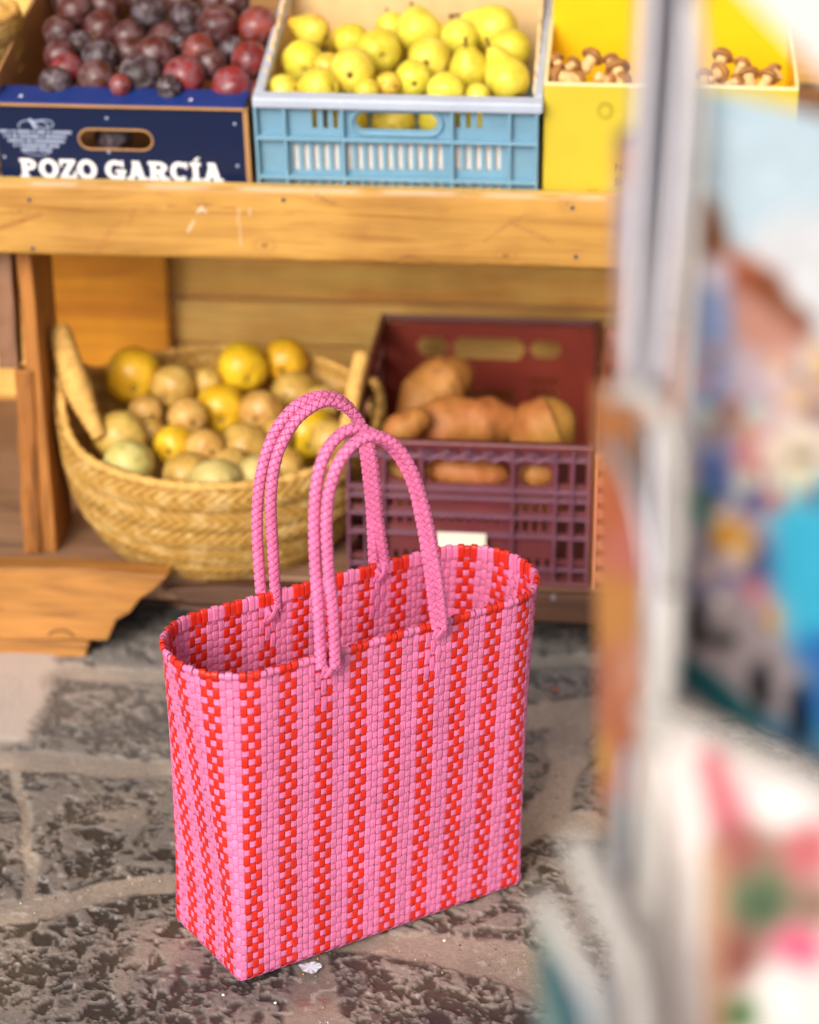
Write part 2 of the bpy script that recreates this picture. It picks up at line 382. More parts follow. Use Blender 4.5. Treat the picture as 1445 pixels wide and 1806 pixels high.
b = MB(); rg = np.random.default_rng(12)
for k in range(420):
    a, c, w0, w1 = JOINTS[rg.integers(len(JOINTS))]; t_ = rg.random(); g0 = px2g(*a)*(1-t_)+px2g(*c)*t_ + rg.normal(0, (w0+w1)*.35, 2); r = .0006+.0016*rg.random()**2
    q = [Vector((g0[0]+r*math.cos(x)*(.7+.5*rg.random()), g0[1]+r*math.sin(x)*(.7+.5*rg.random()), -.0035)) for x in np.linspace(0, 2*math.pi, 6)[:-1]]; tp = Vector((g0[0], g0[1], -.003+r))
    b.add(q+[tp], [(m, (m+1) % 5, 5) for m in range(5)], int(rg.integers(3)))
tag(b.build('grit', [simple('pale_grit', srgb(196,184,172), .8), simple('dark_grit', srgb(84,74,66), .8), simple('ochre_grit', srgb(170,130,80), .8)]), 'loose grit and crumbs lying in the paving joints', kind='stuff')

# ------------------------------------------------------------------ the woven bag
BF = Vector((-.2242, 2.7706, 0)); BU = Vector((.8433, .5374, 0)).normalized(); BV = Vector((-BU.y, BU.x, 0))
BM = Matrix(((BU.x, BV.x, 0, BF.x), (BU.y, BV.y, 0, BF.y), (0, 0, 1, 0), (0, 0, 0, 1)))
PER = 1.276; NC = 150; NR = 46; HB = .472; CP = PER/NC; RP = HB/NR
bag = empty('tote_bag', BM, 'pink and red striped tote bag woven from plastic strips, standing on the paving', 'bag')
def section(h, s):
    """h, s arrays -> u, v, nu, nv : perimeter-preserving rounded rectangle"""
    t = np.clip(h/HB, 0, 1); W = .189 + .003*t; r = .011 + .081*t**1.15; PT = PER*(1+.024*t)
    L = PT/2 - W + (4-math.pi)*r
    cu = .2265 - .0035*t; cv = .093 - .026*t - .010*np.sin(np.pi*t)*0
    s = np.mod(s, PER)*PT/PER; a = L/2-r; b = W-2*r; q = math.pi/2*r
    u = np.zeros_like(s+h); v = u.copy(); nu = u.copy(); nv = u.copy()
    bounds = [a, q, b, q, 2*a, q, b, q, a]; start = 0*s+0*h
    for k, ln in enumerate(bounds):
        ln = ln + 0*s; m = (s >= start-1e-9) & (s <= start+ln+1e-9); d = s-start
        if k == 0: U, Vv, N1, N2 = d, -W/2, 0, -1
        elif k == 1: th = d/np.maximum(r,1e-6)-math.pi/2; U, Vv, N1, N2 = a+r*np.cos(th), -W/2+r+r*np.sin(th), np.cos(th), np.sin(th)
        elif k == 2: U, Vv, N1, N2 = L/2, -b/2+d, 1, 0
        elif k == 3: th = d/r; U, Vv, N1, N2 = a+r*np.cos(th), W/2-r+r*np.sin(th), np.cos(th), np.sin(th)
        elif k == 4: U, Vv, N1, N2 = a-d, W/2, 0, 1
        elif k == 5: th = d/r+math.pi/2; U, Vv, N1, N2 = -a+r*np.cos(th), W/2-r+r*np.sin(th), np.cos(th), np.sin(th)
        elif k == 6: U, Vv, N1, N2 = -L/2, b/2-d, -1, 0
        elif k == 7: th = d/r+math.pi; U, Vv, N1, N2 = -a+r*np.cos(th), -W/2+r+r*np.sin(th), np.cos(th), np.sin(th)
        else: U, Vv, N1, N2 = -a+d, -W/2, 0, -1
        for arr, val in ((u, U), (v, Vv), (nu, N1), (nv, N2)): arr[m] = (val + 0*s)[m]
        start = start + ln
    # soft hand-made unevenness; the sides bow in at mid height
    bow = np.sin(np.pi*np.clip(t, 0, 1)**.75)
    side = np.clip(np.abs(nu), 0, 1); u = u - nu*side*.009*bow
    wob = .0022*np.sin(7.3*u+9*h+1)*np.sin(11*h+3*u) * (t > 0)
    v = v + wob*bow + .006*bow*np.cos(np.pi*np.clip(u/.3, -1, 1))*(nv < 0)*-1*.5
    return u+cu, v+cv, nu, nv
RB = .010
def surf(h, s, off=0.0):
    """point of the wall, h in metres above the ground (negative: tucked under)"""
    h = np.asarray(h, float)+0*s; s = np.asarray(s, float)+0*h
    hh = np.maximum(h, 0); al = np.clip(1-hh/(RB*1.57), 0, 1)*math.pi/2
    u, v, nu, nv = section(np.where(hh > RB*1.57, hh - RB*.57, RB*(1-np.sin(al))), s)
    ins = RB*(1-np.cos(al)) - np.minimum(h, 0); z = np.where(hh > RB*1.57, hh-RB*.57, RB*(1-np.sin(al)))
    nz = -np.sin(al); c = np.cos(al)
    return np.stack([u - nu*ins + nu*c*off, v - nv*ins + nv*c*off, z + nz*off + .0012], -1)
XS = np.array([-1, -.8, -.35, 0, .35, .8, 1, .8, -.8]); TS = np.array([0, .42, .5, .40, .5, .42, 0, -.4, -.4])
VA, FA, MA, CA, base = [], [], [], [], 0
def add_ribbon(center, wid, nrm, hw, th, mat, closed=False):
    """center, wid, nrm: (N,3)"""
    global base
    N = len(center); K = len(XS)
    V = center[:, None, :] + wid[:, None, :]*(XS[None, :, None]*hw) + nrm[:, None, :]*(TS[None, :, None]*th)
    F = grid_faces(N, K, closed, True) + base
    VA.append(V.reshape(-1, 3)); FA.append(F); MA.append(np.full(len(F), mat)); base += N*K
    cc_ = np.tile(np.stack([(XS+1)/2]*3, -1), (N, 1)); cc_[:, 1] = RNG.random()*.5 + .5*np.repeat(vnoise(center*23.0, 7), K); CA.append(cc_)
def flush(name, mats, parent):
    global VA, FA, MA, CA, base
    o = np_mesh(name, np.vstack(VA), np.vstack(FA), mats, np.concatenate(MA), True, parent, np.vstack(CA))
    VA, FA, MA, CA, base = [], [], [], [], 0
    return o
frontL = PER/4  # placeholder
L0 = PER/2 - .189 + (4-math.pi)*.011
i0 = int(round((-L0/2)/CP))                     # column at the front left corner
def is_red(i): return (((i if i < NC//2 else i-NC) - i0 - 2) % 6) in (0, 1, 2)
AMP = .00085
def wv(x): return np.clip(1.9*np.cos(np.pi*x), -1, 1)
HTOT = HB + RB*.57
NRr = 38; RP = HTOT/NRr
rows_h = np.arange(-2.0, NRr-.45, .2)
for i in range(NC):
    s = i*CP + RNG.normal(0, .00022); h = rows_h*RP
    off = AMP*wv(rows_h-.5 + i)
    sj = s + .0004*np.sin(h*55+i*1.7) + 0*h
    C0 = surf(h, sj, 0); Cn = surf(h, sj, .001); nr = (Cn-C0)/.001
    Cs = surf(h, sj+.002, 0); wd = (Cs-C0); wd /= np.maximum(np.linalg.norm(wd, axis=1, keepdims=True), 1e-9)
    ctr = C0 + nr*off[:, None]
    # wrap over the rim and down the inside
    top = C0[-1]; n0 = nr[-1]; upv = np.array([0, 0, 1.0]); R = .0033 + (.0007 if i % 2 else 0)
    cc = top - n0*0.0 ; arc = []
    for a in np.linspace(0, math.pi, 8): arc.append(cc + n0*(R*math.cos(a)) + upv*(R*1.25*math.sin(a) + .002 + (.0012 if i % 2 else 0)))
    ins = [cc - n0*R - upv*d for d in (.003, .007, .010)]
    pre = cc + n0*R*.9 - upv*.001
    ctr2 = np.vstack([ctr[:-1], pre[None], np.array(arc), np.array(ins)])
    ext = len(ctr2)-len(ctr)+0
    tn = np.gradient(ctr2, axis=0); tn /= np.linalg.norm(tn, axis=1, keepdims=True)
    wd2 = np.vstack([wd, np.repeat(wd[-1:], ext, 0)]); nr2 = np.cross(wd2, tn)
    nr2 *= np.sign((nr2[:len(nr)]*nr).sum())
    nr2 /= np.linalg.norm(nr2, axis=1, keepdims=True)
    add_ribbon(ctr2, wd2, nr2, .00445, .0010, 1 if is_red(i) else 0)
for j in range(-1, NRr):
    h = (j+.5)*RP; ss = np.arange(0, NC, .2)
    s = ss*CP
    x = ss; off = -AMP*wv((j) + x)
    hh = h + .0003*np.sin(s*40+j)
    C0 = surf(hh, s, 0); nr = (surf(hh, s, .001)-C0)/.001
    ctr = C0 + nr*off[:, None]
    tn = np.roll(ctr, -1, 0)-np.roll(ctr, 1, 0); tn /= np.maximum(np.linalg.norm(tn, axis=1, keepdims=True), 1e-9)
    wd = np.cross(nr, tn); wd /= np.maximum(np.linalg.norm(wd, axis=1, keepdims=True), 1e-9); nr = np.cross(tn, wd)
    add_ribbon(ctr, wd, nr, .0044, .0010, 0, True)
flush('woven_body', [M_pink, M_red], bag)
# weave of the bottom, seen only from inside
mb = MB(); mb.box(.012, .445, .012, .188, .002, .004); mb.build('bag_bottom', M_pink, bag)
# braided handles
def cord(path, r=.0060):
    P = np.array([list(p) for p in path]); d = np.r_[0, np.cumsum(np.linalg.norm(np.diff(P, axis=0), axis=1))]
    n = int(d[-1]/.0014); q = np.linspace(0, d[-1], n); C = np.stack([np.interp(q, d, P[:, k]) for k in range(3)], -1)
    T = np.gradient(C, axis=0); T /= np.linalg.norm(T, axis=1, keepdims=True)
    a = Vector(T[0]).orthogonal().normalized(); A = []
    for t in T:
        t = Vector(t); a = (a - t*a.dot(t)).normalized(); A.append(list(a))
    A = np.array(A); B = np.cross(T, A); pitch = .031; nb = 3
    for sgn in (1, -1):
        for k in range(nb):
            th = sgn*2*np.pi*q/pitch + 2*np.pi*k/nb
            off = r + sgn*.0013*np.clip(1.4*np.cos(2*np.pi*nb*q/pitch), -1, 1)
            N = A*np.cos(th)[:, None] + B*np.sin(th)[:, None]
            ctr = C + N*off[:, None]; tn = np.gradient(ctr, axis=0); tn /= np.linalg.norm(tn, axis=1, keepdims=True)
            wd = np.cross(N, tn); wd /= np.linalg.norm(wd, axis=1, keepdims=True); nr = np.cross(tn, wd)
            add_ribbon(ctr, wd, nr, .0036, .0012, 0)
    return C
BMi = BM.inverted()
def bp(px, py, v):       # pixel on the upright plane at bag depth v -> bag coordinates
    return BMi @ on_plane(px, py, BM @ Vector((0, v, 0)), BV)
def handle(cords, knots):
    for c in cords: cord(smooth_path([bp(*p) for p in c], 14))
    o = flush('handle', [M_cordpink], bag)
    core = MB()
    for c in cords: core.tube(smooth_path([bp(*p) for p in c], 8), .0050, 8)
    core.build('cord_core', M_cordcore, o, smooth=True)
    return o
def knot(parent, px, py, v, sgn, ang=0):
    """the ends of the cords crossed and tucked into the weave below the rim"""
    c = bp(px, py, v); n = np.array([0, sgn, 0.])
    def rib(p0, p1, lift=.003, hw=.0032):
        p0 = np.array(list(p0)); p1 = np.array(list(p1)); t = np.linspace(0, 1, 10)[:, None]
        ctr = p0*(1-t)+p1*t + n*(lift*.75*np.sin(np.pi*t)); tn = np.gradient(ctr, axis=0); tn /= np.linalg.norm(tn, axis=1, keepdims=True)
        wd = np.cross(np.tile(n, (10, 1)), tn); wd /= np.linalg.norm(wd, axis=1, keepdims=True); add_ribbon(ctr, wd, np.cross(tn, wd)*1.0, hw, .0013, 0)
    e = lambda dx, dz: (c.x+dx, c.y, c.z+dz)
    rib(e(-.009, .010), e(.006, -.011), .004); rib(e(.009, .010), e(-.006, -.011), .006)
    rib(e(-.004, .011), e(-.009, -.010), .003); rib(e(.004, .011), e(.009, -.010), .003)
    front = v < .05; s0 = (c.x-.2245) if front else PER/2-(c.x-.2245); s0 = round(s0/CP)*CP; sg = 1 if front else -1
    for k in (-1, 0, 1):                      # extra pink strip ends woven back down into the wall
        for m in range(1, 4 if k else 3):
            hc = HTOT - (2*m+.5*(k == 0)*2-.2)*RP; hh = np.linspace(hc+.0092, hc-.0092, 9); sc = s0+k*CP+RNG.normal(0, .0004)+.0006*np.sin(m*2.1+k)
            p0 = surf(hh, sc+0*hh, 0); nr = (surf(hh, sc+0*hh, .001)-p0)/.001*sg; p1 = surf(hh, sc+.002+0*hh, 0); wd = p1-p0; wd /= np.linalg.norm(wd, axis=1, keepdims=True)
            add_ribbon(p0 + nr*(.0009+.0013*np.sin(np.linspace(0, np.pi, 9)))[:, None], wd, nr, .0040, .0010, 0)
    return flush('knot', [M_cordpink], parent)
vf, vb = -.040, .172
h1 = handle([[(567,1176,vf),(562,1080,vf-.004),(556,990,vf),(555,900,vf),(563,830,vf+.004),(585,782,vf+.012),(620,757,vf+.016),(662,768,vf+.016),(700,800,vf+.012),(727,850,vf+.004),(744,920,vf),(757,1000,vf-.002),(770,1105,vf+.004)],
             [(592,1176,vf-.004),(588,1080,vf-.012),(579,990,vf-.014),(577,900,vf-.016),(588,840,vf-.016),(612,795,vf-.014),(650,770,vf-.012),(690,780,vf-.012),(722,820,vf-.012),(744,880,vf-.010),(760,950,vf-.008),(774,1030,vf-.006),(782,1105,vf-.002)]], None)
knot(h1, 579, 1180, vf-.004, -1); knot(h1, 775, 1112, vf+.002, -1)
h2 = handle([[(463,1078,vb),(458,1010,vb),(454,940,vb),(456,870,vb),(468,805,vb),(492,750,vb),(528,712,vb),(572,698,vb),(612,715,vb),(637,760,vb),(648,830,vb),(655,900,vb),(660,1008,vb)],
             [(488,1076,vb-.006),(484,1010,vb-.012),(480,940,vb-.015),(478,880,vb-.016),(486,815,vb-.016),(506,765,vb-.014),(536,728,vb-.012),(578,708,vb-.012),(622,728,vb-.012),(650,780,vb-.012),(662,850,vb-.012),(668,920,vb-.01),(681,1006,vb-.006)]], None)
knot(h2, 478, 1082, vb-.012, -1); knot(h2, 671, 1012, vb-.012, -1)

# ------------------------------------------------------------------ market stall
YAW = rad(5); SO = Vector((0, 3.755, 0)); SM = Matrix.Translation(SO) @ Matrix.Rotation(-YAW, 4, 'Z'); SMi = SM.inverted()
def st(px, py, y=0.0):                   # pixel on the upright stall plane y -> stall x, z
    q = SMi @ on_plane(px, py, SM @ Vector((0, y, 0)), SM.to_3x3() @ Vector((0, 1, 0))); return q.x, q.z
stall = empty('market_stall', SM, 'golden wooden market stall with two shelves of fruit crates', 'market stall')
ZB1 = st(540, 334, -.03)[1]; ZB0 = st(540, 463, -.03)[1]
def beam():
    x0, x1 = -1.25, 1.5; nx = int((x1-x0)/.004); nz = 34
    xs = np.linspace(x0, x1, nx); zs = np.linspace(ZB0, ZB1, nz); X, Z = np.meshgrid(xs, zs, indexing='ij')
    Yy = np.full_like(X, -.030) + .0012*(fbm(np.stack([X*7, Z*30, X*0], -1), 3, 3)-.5)*2
    e = np.minimum(Z-ZB0, ZB1-Z); Yy += .006*np.exp(-e/.003)
    C = np.zeros(X.shape + (4,)); 
    def stain(m, col, a):
        m = m[..., None]*a; C[..., :3] = np.where(C[..., 3:] + m > 0, (C[..., :3]*C[..., 3:]*(1-m) + np.array(srgb(*col))[:3]*m)/np.maximum(C[..., 3:]*(1-m)+m, 1e-6), 0); C[..., 3:] = C[..., 3:]*(1-m)+m
    P = np.stack([X*60, Z*60, X*0], -1); nz_ = vnoise(P, 8)
    def line(pts, w, col, a):
        for (ax, ay), (bx, by) in zip(pts[:-1], pts[1:]):
            d, t = seg_dist(X + (vnoise(P*.5, 2)-.5)*.008, Z + (vnoise(P*.5, 4)-.5)*.006, np.array(st(ax, ay, -.03)), np.array(st(bx, by, -.03)))
            stain((1-sstep(w*.3, w, d))*(.5+.5*nz_), col, a)
    def knotm(px, py, r, col=(120,72,34), a=.8, ex=1.5):
        cx, cz = st(px, py, -.03); d = np.hypot((X-cx)/ex, Z-cz); stain((1-sstep(r*.3, r, d)), col, a)
        stain(np.exp(-((d-r*1.8)/(r*.4))**2)*.35, (150,98,44), 1)
    line([(-20,408),(40,390),(75,378)], .006, (150,88,42), .8); line([(170,445),(195,410),(215,390)], .006, (166,104,56), .7)
    line([(240,370),(228,395)], .004, (160,100,52), .5)
    line([(296,366),(360,362),(420,366)], .0025, (150,92,44), .8)
    line([(345,375),(352,368),(362,374)], .004, (236,214,196), .7); line([(340,392),(333,408)], .004, (236,214,196), .6)
    line([(425,368),(422,390),(424,430)], .0028, (236,214,190), .5); line([(440,365),(441,378)], .0025, (236,214,196), .6)
    line([(560,345),(590,358)], .004, (140,84,46), .7); line([(855,428),(890,400),(930,380)], .003, (160,104,54), .75); line([(900,390),(940,412),(975,432)], .003, (160,104,54), .75)
    line([(690,463),(725,452),(760,462),(900,468),(1080,474)], .0028, (120,72,34), .75); line([(480,459),(600,461),(690,463)], .002, (140,84,40), .6)
    line([(0,452),(200,452),(480,459)], .002, (150,90,44), .5); line([(430,372),(520,376)], .002, (170,112,60), .5)
    for k in range(9): knotm(*[(467,433),(892,451),(270,367),(35,372),(130,400),(1000,360),(640,405),(1130,420),(780,372)][k], [.006,.006,.004,.005,.004,.004,.0035,.005,.003][k], a=[.8,.75,.5,.5,.4,.5,.3,.5,.4][k])
    top = np.exp(-((Z-ZB1)/.0045)**2)*sstep(.35,.6,fbm(P*np.array([.3,1,1]),5,3)); stain(top, (206,176,150), .75)
    V = np.stack([X, Yy, Z], -1).reshape(-1, 3); F = grid_faces(nx, nz)
    n0 = len(V); k = n0
    back = np.array([(x, .004, z) for x in (x0, x1) for z in (ZB0, ZB1)])
    V = np.vstack([V, back])
    # top, bottom and ends closed with long strips
    F2 = []
    tops = [i*nz+nz-1 for i in range(nx)]; bots = [i*nz for i in range(nx)]
    o = np_mesh('beam', V[:n0], F, [M_beam], parent=stall, colors=C.reshape(-1, 4))
    b = MB(); b.box(x0, x1, -.0245, .004, ZB0+.001, ZB1-.0005); b.build('beam_core', M_board, stall, bevel=.003)
beam()
b = MB(); b.box(-1.25, 1.5, .006, .80, ZB1-.045, ZB1-.025); b.build('upper_shelf', M_shelf, stall, bevel=.002)
b = MB(); b.box(-1.25, 1.5, .0, .80, .070, .120); b.build('lower_shelf', M_shelf, stall, bevel=.003)
b = MB(); b.box(-.34, 1.5, -.022, -.001, .066, .117); b.build('shelf_edge', M_darkw, stall, bevel=.003)
nx_, nz_ = st(976, 1056, -.03)
b = MB(); b.tube([(nx_, -.022, nz_), (nx_, -.027, nz_)], .0042, 10); b.build('nail_head', M_chrome, stall)
for px, py in ((52,352),(58,438),(500,352),(1010,366),(1016,452)):
    nx_, nz_ = st(px, py, -.03); b = MB(); b.tube([(nx_, -.0295, nz_), (nx_, -.0325, nz_)], .0032, 8); b.build('nail_head', M_darkmetal, stall)
# leg: a plank seen from its edge, and a second grey one beside it
def leg(x0, x1, y0, y1, z0, z1, mat, lean=0, name='leg'):
    b = MB(); n = 14; vs = []; fs = []
    for k in range(n+1):
        z = z0+(z1-z0)*k/n; w = .0015*math.sin(k*1.3); dx = lean*(z-z0)
        vs += [(x0+w+dx, y0+.001*math.sin(k*2.1), z), (x1+w*.4+dx, y0, z), (x1+dx, y1, z), (x0+dx, y1, z)]
    for k in range(n):
        for m in range(4): fs.append((k*4+m, k*4+(m+1) % 4, k*4+4+(m+1) % 4, k*4+4+m))
    fs += [(3,2,1,0), (n*4, n*4+1, n*4+2, n*4+3)]; b.add(vs, fs); return b.build(name, mat, stall, bevel=.003)
xa, za = st(44, 985, .06); xb, _ = st(74, 985, .06); xt, _ = st(24, 640, .05)
lo = leg(xa, xb, .055, .085, .12, .455, M_leg, (xt-xa)/.335*.9)
leg(xb+.001, xb+.026, .062, .20, .12, ZB0+.02, M_legg if False else M_leg, -.022)
leg(st(-6,460,.1)[0], st(30,460,.1)[0], .06, .10, .455, ZB0+.02, M_legg)
leg(.78, .81, .055, .20, .12, ZB0+.02, M_leg)
for (x, y) in ((-1.1, .7), (1.35, .7), (-1.1, .1), (1.35, .1)):
    b = MB(); b.box(x, x+.05, y, y+.06, -.01, .07); b.build('foot', M_darkw, stall)
b = MB(); b.box(-1.2, 1.45, .13, .15, -.012, .0695); b.build('under_shelf_shade', M_darkw, stall)  # dark board added to stand for the black shade under the shelf
# planks at the back of both bays
zt = [.122]
for py in (705, 612, 520, 470): zt.append(st(300, py, .78)[1])
zt = [.121, st(300,705,.78)[1], st(300,600,.78)[1], st(300,522,.78)[1], ZB1-.046]
for k in range(4):
    b = MB(); b.box(-1.25, 1.5, .78 - (0 if k == 3 else .014), .80, zt[k]+.002, zt[k+1]-.003)
    b.build('back_plank', [M_boardd, M_board, M_board, M_boardd][k], stall, bevel=.003)
z = ZB1-.022
for k, dz in enumerate((.16, .14, .17, .15, .16)):
    b = MB(); b.box(-1.25, 1.5, .78, .80, z+.002, z+dz-.002); b.build('back_plank', [M_board, M_boardd][k % 2], stall, bevel=.003); z += dz
b = MB(); b.box(-1.25, 1.5, -.10, .80, 1.62, 1.645); b.build('sky_block_board', M_boardd, stall)  # unseen board, added to keep sky light off the upper shelf
b = MB(); x0 = st(64, 560, .72)[0]; x1 = st(296, 560, .72)[0]; b.box(x0-.02, x1, .722, .740, .121, ZB1-.047); b.build('plywood_panel', M_ply, stall, bevel=.002)
b = MB(); x1 = st(34, 560, .6)[0]; b.box(-1.2, x1-.03, .62, .64, .33, ZB1-.047); b.build('side_panel', M_board, stall, bevel=.002)
# bracket shaped foot board in front of the lower shelf, two boards one under the other
def fb(pts, y, d, name, mat):
    b = MB(); b.prism([st(px, py, y) for px, py in pts], y, y+d); return b.build(name, mat, stall, bevel=.003)
fb([(-420,996),(-200,998),(0,1001),(140,1004),(296,1017),(270,1042),(248,1056),(228,1082),(205,1094),(190,1130),(-420,1124)], -.085, .045, 'foot_board', M_foot)
fb([(-420,1127),(0,1129),(158,1133),(150,1160),(136,1172),(60,1168),(-420,1160)], -.082, .04, 'foot_board', M_foot)
b = MB(); b.box(st(-420,1000,-.04)[0], st(286,1018,-.04)[0], -.038, -.002, .100, .121); b.build('shelf_strip', M_shelf, stall, bevel=.002)
b = MB(); xk, zk = st(108, 1124, -.087)
b.tube([Vector((xk+.021*math.cos(a), -.0855, zk+.012*math.sin(a))) for a in np.linspace(.1, 3.0, 12)], .0018, 6); b.build('wood_knot', M_crack, stall)
# broken slat under the shelf
b = MB(); b.prism([st(290,1040,-.05), st(400,1036,-.05), st(640,1046,-.05), st(640,1068,-.05), st(430,1070,-.05), st(325,1064,-.05)], -.05, -.025); b.build('slat', M_darkw, stall, bevel=.002)
b = MB(); b.prism([st(300,1074,-.06), st(420,1078,-.06), st(470,1092,-.06), st(400,1094,-.06)], -.05, -.03); b.build('slat', M_darkw, stall, bevel=.002)

# ------------------------------------------------------------------ lettering helpers
def letters(text, size, ext, bold=0.0):
    cu = bpy.data.curves.new('txt', 'FONT'); cu.body = text; cu.size = size; cu.extrude = ext; cu.offset = bold
    ob = bpy.data.objects.new('txt', cu); COL.objects.link(ob); dg = bpy.context.evaluated_depsgraph_get(); dg.update()
    me = bpy.data.meshes.new_from_object(ob.evaluated_get(dg)); bpy.data.objects.remove(ob); return me
def text_obj(name, text, size, mat, parent, x, y, z, bold=0.0, ext=.0004):
    me = letters(text, size, ext, bold); me.materials.clear(); me.materials.append(mat)
    o = bpy.data.objects.new(name, me); COL.objects.link(o); o.parent = parent
    o.matrix_local = Matrix.Translation((x, y, z)) @ Matrix.Rotation(rad(90), 4, 'X'); return o
def ring(mb, cx, cz, RX, RZ, rx, rz, a0, a1, y0, y1, n=18):
    for k in range(n):
        p = [rad(a0+(a1-a0)*(k+q)/n) for q in (0, 1)]
        q = [(cx+RX*math.cos(p[0]), cz+RZ*math.sin(p[0])), (cx+RX*math.cos(p[1]), cz+RZ*math.sin(p[1])), (cx+rx*math.cos(p[1]), cz+rz*math.sin(p[1])), (cx+rx*math.cos(p[0]), cz+rz*math.sin(p[0]))]
        mb.prism(q, y0, y1)
def slab(text, w_total, h, y0, y1):
    """heavy slab-serif capitals built from bars and rings"""
    mb = MB(); W = {'P':.92,'O':1.02,'Z':.86,'G':1.04,'A':1.08,'R':1.06,'C':.96,'Í':.60,' ':.36}
    tot = sum(W[c] for c in text); k = w_total/tot; x = 0; eps = 0
    for c in text:
        w = W[c]*.95*k; t = .27*k; sh = .17*h; X = lambda f: x+f*w
        def R(a, b, c0, c1):
            nonlocal eps
            eps = (eps+1) % 7; mb.prism([(a, c0), (b, c0), (b, c1), (a, c1)], y0-eps*.00006, y1)
        if c in 'PR':
            R(X(.10), X(.10)+t, 0, h); R(X(0), X(.5), 0, sh); R(X(0), X(.4), h-sh, h)
            ring(mb, X(.46), h*.70, w*.46, h*.30, w*.46-t, h*.13, -90, 90, y0-.0005, y1); R(X(.38), X(.48), h-.17*h, h); R(X(.38), X(.48), h*.40, h*.57)
            if c == 'R': mb.prism([(X(.42), h*.45), (X(.70), h*.45), (X(.92), 0), (X(.60), 0)], y0-.0007, y1); R(X(.62), X(1.02), 0, sh)
        elif c in 'O': ring(mb, X(.5), h/2, w*.5, h*.52, w*.5-t, h*.30, 0, 360, y0, y1, 30)
        elif c in 'CG':
            ring(mb, X(.5), h/2, w*.5, h*.52, w*.5-t, h*.30, 45, 320, y0, y1, 26); R(X(.80), X(.93), h*.66, h*1.0)
            if c == 'G': R(X(.52), X(1.03), h*.36, h*.52); R(X(.70), X(.95), h*.0, h*.45)
        elif c == 'Z':
            R(X(.03), X(.97), h*.84, h); R(X(0), X(1), 0, h*.16); R(X(.03), X(.17), h*.62, h*.9); R(X(.84), X(1), h*.1, h*.38)
            mb.prism([(X(.02), h*.12), (X(.38), h*.12), (X(.97), h*.88), (X(.60), h*.88)], y0-.0006, y1)
        elif c == 'A':
            mb.prism([(X(.10), 0), (X(.28), 0), (X(.58), h), (X(.38), h)], y0-.0005, y1); mb.prism([(X(.60), 0), (X(.90), 0), (X(.64), h), (X(.40), h)], y0-.0008, y1)
            R(X(.25), X(.75), h*.24, h*.38); R(X(0), X(.38), 0, sh); R(X(.52), X(1.0), 0, sh); R(X(.28), X(.60), h-sh*.8, h)
        elif c == 'Í':
            R(X(.5)-t/2, X(.5)+t/2, 0, h); R(X(.04), X(.96), 0, sh); R(X(.04), X(.96), h-sh, h)
            mb.prism([(X(.35), h*1.06), (X(.62), h*1.06), (X(.95), h*1.26), (X(.60), h*1.26)], y0, y1)
        x += W[c]*k
    return mb
def capsule(x0, x1, z0, z1, n=4):
    """a rounded slot as stacked rectangles"""
    r = (z1-z0)/2; hs = []
    for k in range(2*n):
        a = z0+(z1-z0)*k/(2*n); b = z0+(z1-z0)*(k+1)/(2*n); m = ((a+b)/2-(z0+z1)/2)/r; e = r*(1-math.sqrt(max(0, 1-m*m)))
        hs.append((x0+e, x1-e, a, b))
    return hs
def tilted(x, y, z, deg): return SM @ Matrix.Translation((x, y, z)) @ Matrix.Rotation(rad(deg), 4, 'X')

# ------------------------------------------------------------------ navy box of plums
def loc_on(M, px, py, y=0):      # pixel on the local y plane of a tilted box -> local x,z
    n = (M.to_3x3() @ Vector((0, 1, 0))); q = M.inverted() @ on_plane(px, py, M @ Vector((0, y, 0)), n); return q.x, q.z
TL = 12
nM0 = tilted(0, .022, ZB1-.022, TL)
xl, _ = loc_on(nM0, -4, 250); xr, zr = loc_on(nM0, 436, 250)
nM = tilted(xl, .022, ZB1-.022, TL); nW = xr-xl
navy = empty('fruit_box', nM, 'navy blue cardboard box with white lettering, full of dark plums', 'box')
_, nH = loc_on(nM, 215, 184); nD = .46
sx0, sz0 = loc_on(nM, 141, 262); sx1, sz1 = loc_on(nM, 268, 230)
b = MB(); b.plate(0, nW, 0, nH, 0, .004, capsule(sx0, sx1, sz0, sz1)); b.build('front_panel', M_navy, navy)
# cut edge of the slot and of the panel
b = MB(); cz = (sz0+sz1)/2; rr = (sz1-sz0)/2
pts = [Vector((sx1-rr+rr*math.cos(a), -.0002, cz+rr*math.sin(a))) for a in np.linspace(-math.pi/2, math.pi/2, 10)] + [Vector((sx0+rr+rr*math.cos(a), -.0002, cz+rr*math.sin(a))) for a in np.linspace(math.pi/2, 3*math.pi/2, 10)]
b.tube(pts+[pts[0]], .0017, 6, cap=False); b.build('slot_edge', M_cardb, navy)
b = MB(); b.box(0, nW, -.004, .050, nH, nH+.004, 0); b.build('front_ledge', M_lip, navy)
b = MB(); b.box(0, nW-.0005, -.0055, -.001, nH-.004, nH+.0005); b.box(nW-.004, nW+.0035, -.001, .0035, 0, nH-.001); b.build('cut_edge', M_cardb, navy)
b = MB(); b.box(0, .004, .005, nD, 0, nH+.03); b.build('side_panel', M_cardb, navy)
b = MB(); b.prism([(0,0),(0,0)], 0, 0) if False else b.box(nW-.0035, nW, .005, nD, 0, nH-.012); b.build('side_panel', M_cardb, navy)
b = MB(); b.box(.004, nW-.004, nD-.004, nD, .001, nH+.01); b.build('back_panel', M_cardb, navy)
b = MB(); b.box(.004, nW-.004, .005, nD-.004, .001, .005); b.build('box_bottom', M_cardb, navy)
b = MB(); b.box(-.002, .0, .02, nD, 0.0, nH+.028); b.build('outer_side', M_navy, navy)
